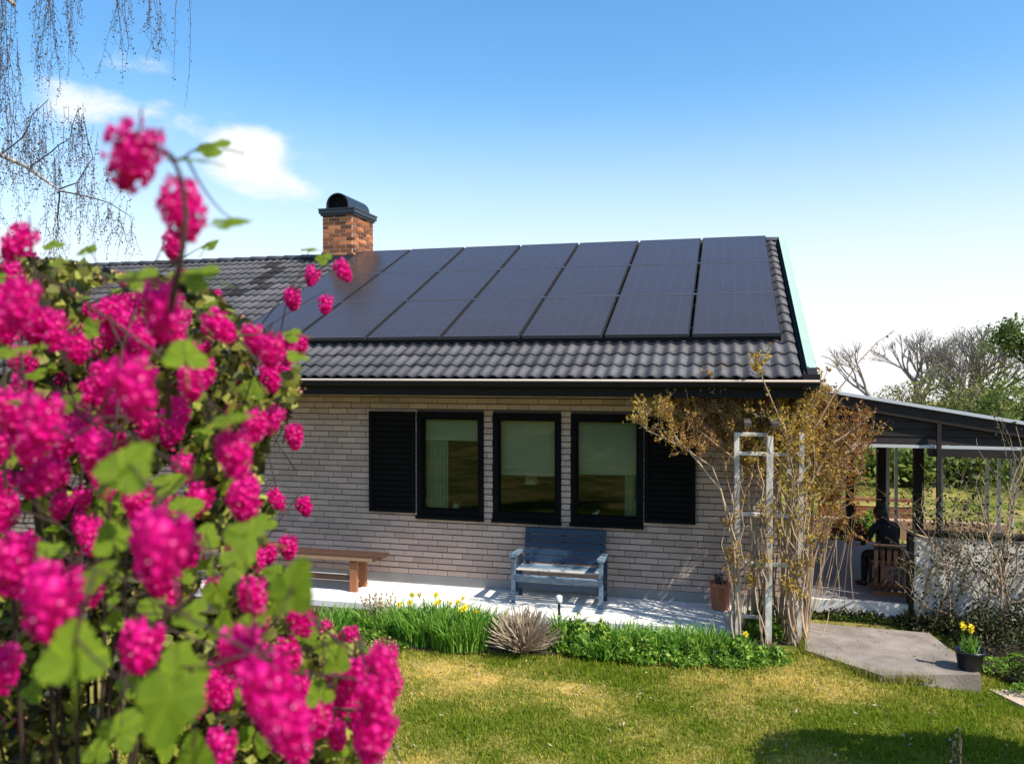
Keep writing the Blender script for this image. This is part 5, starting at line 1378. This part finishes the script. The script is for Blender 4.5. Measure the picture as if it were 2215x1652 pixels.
# leaves one by one: x, y, size in display pixels, roll, tilt
LV = [(275, 1010, 125, -25, 35), (160, 1415, 135, 10, 20), (362, 1530, 150, 170, 15), (388, 1450, 110, 20, 25), (635, 1268, 112, -20, 10), (100, 1197, 78, 60, 45), (242, 1165, 82, 30, 30), (205, 1245, 92, -40, 40), (415, 1330, 76, 100, 30),
      (480, 1355, 66, 0, 30), (262, 1578, 84, -30, 30), (420, 1635, 95, 10, 20), (400, 1100, 70, -60, 50), (530, 1160, 92, 75, 50), (512, 1218, 74, -60, 40), (400, 768, 92, 20, 40), (365, 1045, 70, -50, 50), (405, 345, 92, 80, 60), (460, 320, 74, 75, 62),
      (500, 480, 88, -60, 66), (455, 530, 40, -30, 40), (300, 600, 80, 85, 55), (430, 600, 84, 70, 55), (20, 760, 80, 80, 60), (60, 870, 90, 80, 62), (150, 870, 50, 60, 50), (500, 905, 92, -70, 60), (630, 725, 46, 90, 40), (190, 540, 44, 0, 50), (115, 530, 40, 30, 50),
      (605, 1310, 92, -10, 70), (730, 1430, 60, 0, 40), (650, 1450, 50, 60, 40), (690, 1500, 60, 20, 40), (670, 540, 34, 90, 50), (700, 560, 36, 70, 50), (445, 1160, 60, 0, 40), (470, 1280, 70, 200, 30), (330, 1310, 60, 90, 50), (500, 1050, 50, 0, 40),
      (210, 1625, 60, 0, 40), (700, 1395, 50, -50, 50), (20, 1185, 46, 0, 40), (540, 1350, 60, 160, 50), (390, 1410, 60, 0, 60), (235, 1045, 60, 10, 50), (300, 980, 60, 20, 40), (90, 740, 46, 0, 40)]
def put_leaf(px, py, s, roll, tilt, zf=None):
    real = .062 if s > 100 else .055 if s > 60 else .045
    Z = 1793*real/s if zf is None else zf
    Z = min(Z, 3.0); real = s*Z/1793.
    o = link('leaf', rs.choice(LM), cur, dep(px, py, Z)-CO); M_ = Matrix.Rotation(YAW, 4, 'Z') @ Matrix.Rotation(R(90-tilt), 4, 'X') @ Matrix.Rotation(R(roll), 4, 'Z') @ Matrix.Rotation(R(rs.uniform(-25, 25)), 4, 'Y')
    o.rotation_euler = M_.to_euler(); o.scale = (real*1.05,)*3
    return o.location+CO
for a in LV: p = put_leaf(*a); attach(p-Vector((0, 0, .015)), .0010, 0)
cnt = 0
while cnt < 245:
    px, py = rs.uniform(-60, 860), rs.uniform(540, 1650)
    if not in_silh(px, py) or (px < 300 and py > 1400 and rs.random() < .6): continue
    put_leaf(px, py, rs.uniform(24, 50), rs.uniform(0, 360), rs.uniform(10, 75), None); cnt += 1
# fine foliage and opening buds through the volume of the bush
g = np.random.default_rng(15); pts = []
while len(pts) < 36000:
    px, py = g.uniform(-120, 860), g.uniform(545, 1700)
    if in_silh(px, py) and mnoise.noise(Vector((px*.012, py*.012, 3))) > -.22:
        edge = 1.9+1.5*g.random()**.7; pts.append(tuple(dep(px, py, edge)-CO))
P_ = np.array(pts); n = len(P_)
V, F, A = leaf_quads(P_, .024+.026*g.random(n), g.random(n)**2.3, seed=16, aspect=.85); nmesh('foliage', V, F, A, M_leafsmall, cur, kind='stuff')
K = P_[::7]+g.normal(size=(len(P_[::7]), 3))*.01; V, F, A = leaf_quads(np.repeat(K, 4, 0)+g.normal(size=(len(K)*4, 3))*.007, .012, g.random(len(K)*4), seed=17); nmesh('opening_buds', V, F, A, M_bud, cur, kind='stuff')
for i in range(420):    # thin twigs inside
    p = Vector(pts[i*7 % len(pts)]); d = Vector((rs.uniform(-.6, .6), rs.uniform(-.5, .5), 1)).normalized(); L_ = rs.uniform(.06, .22)
    mainst.tube([p-d*L_, p-d*L_*.4+rvec(.01), p], [.0022, .0018, .0012], 4, var=rs.random(), cap=False)
mainst.obj('branch', M_twigred, cur, True)
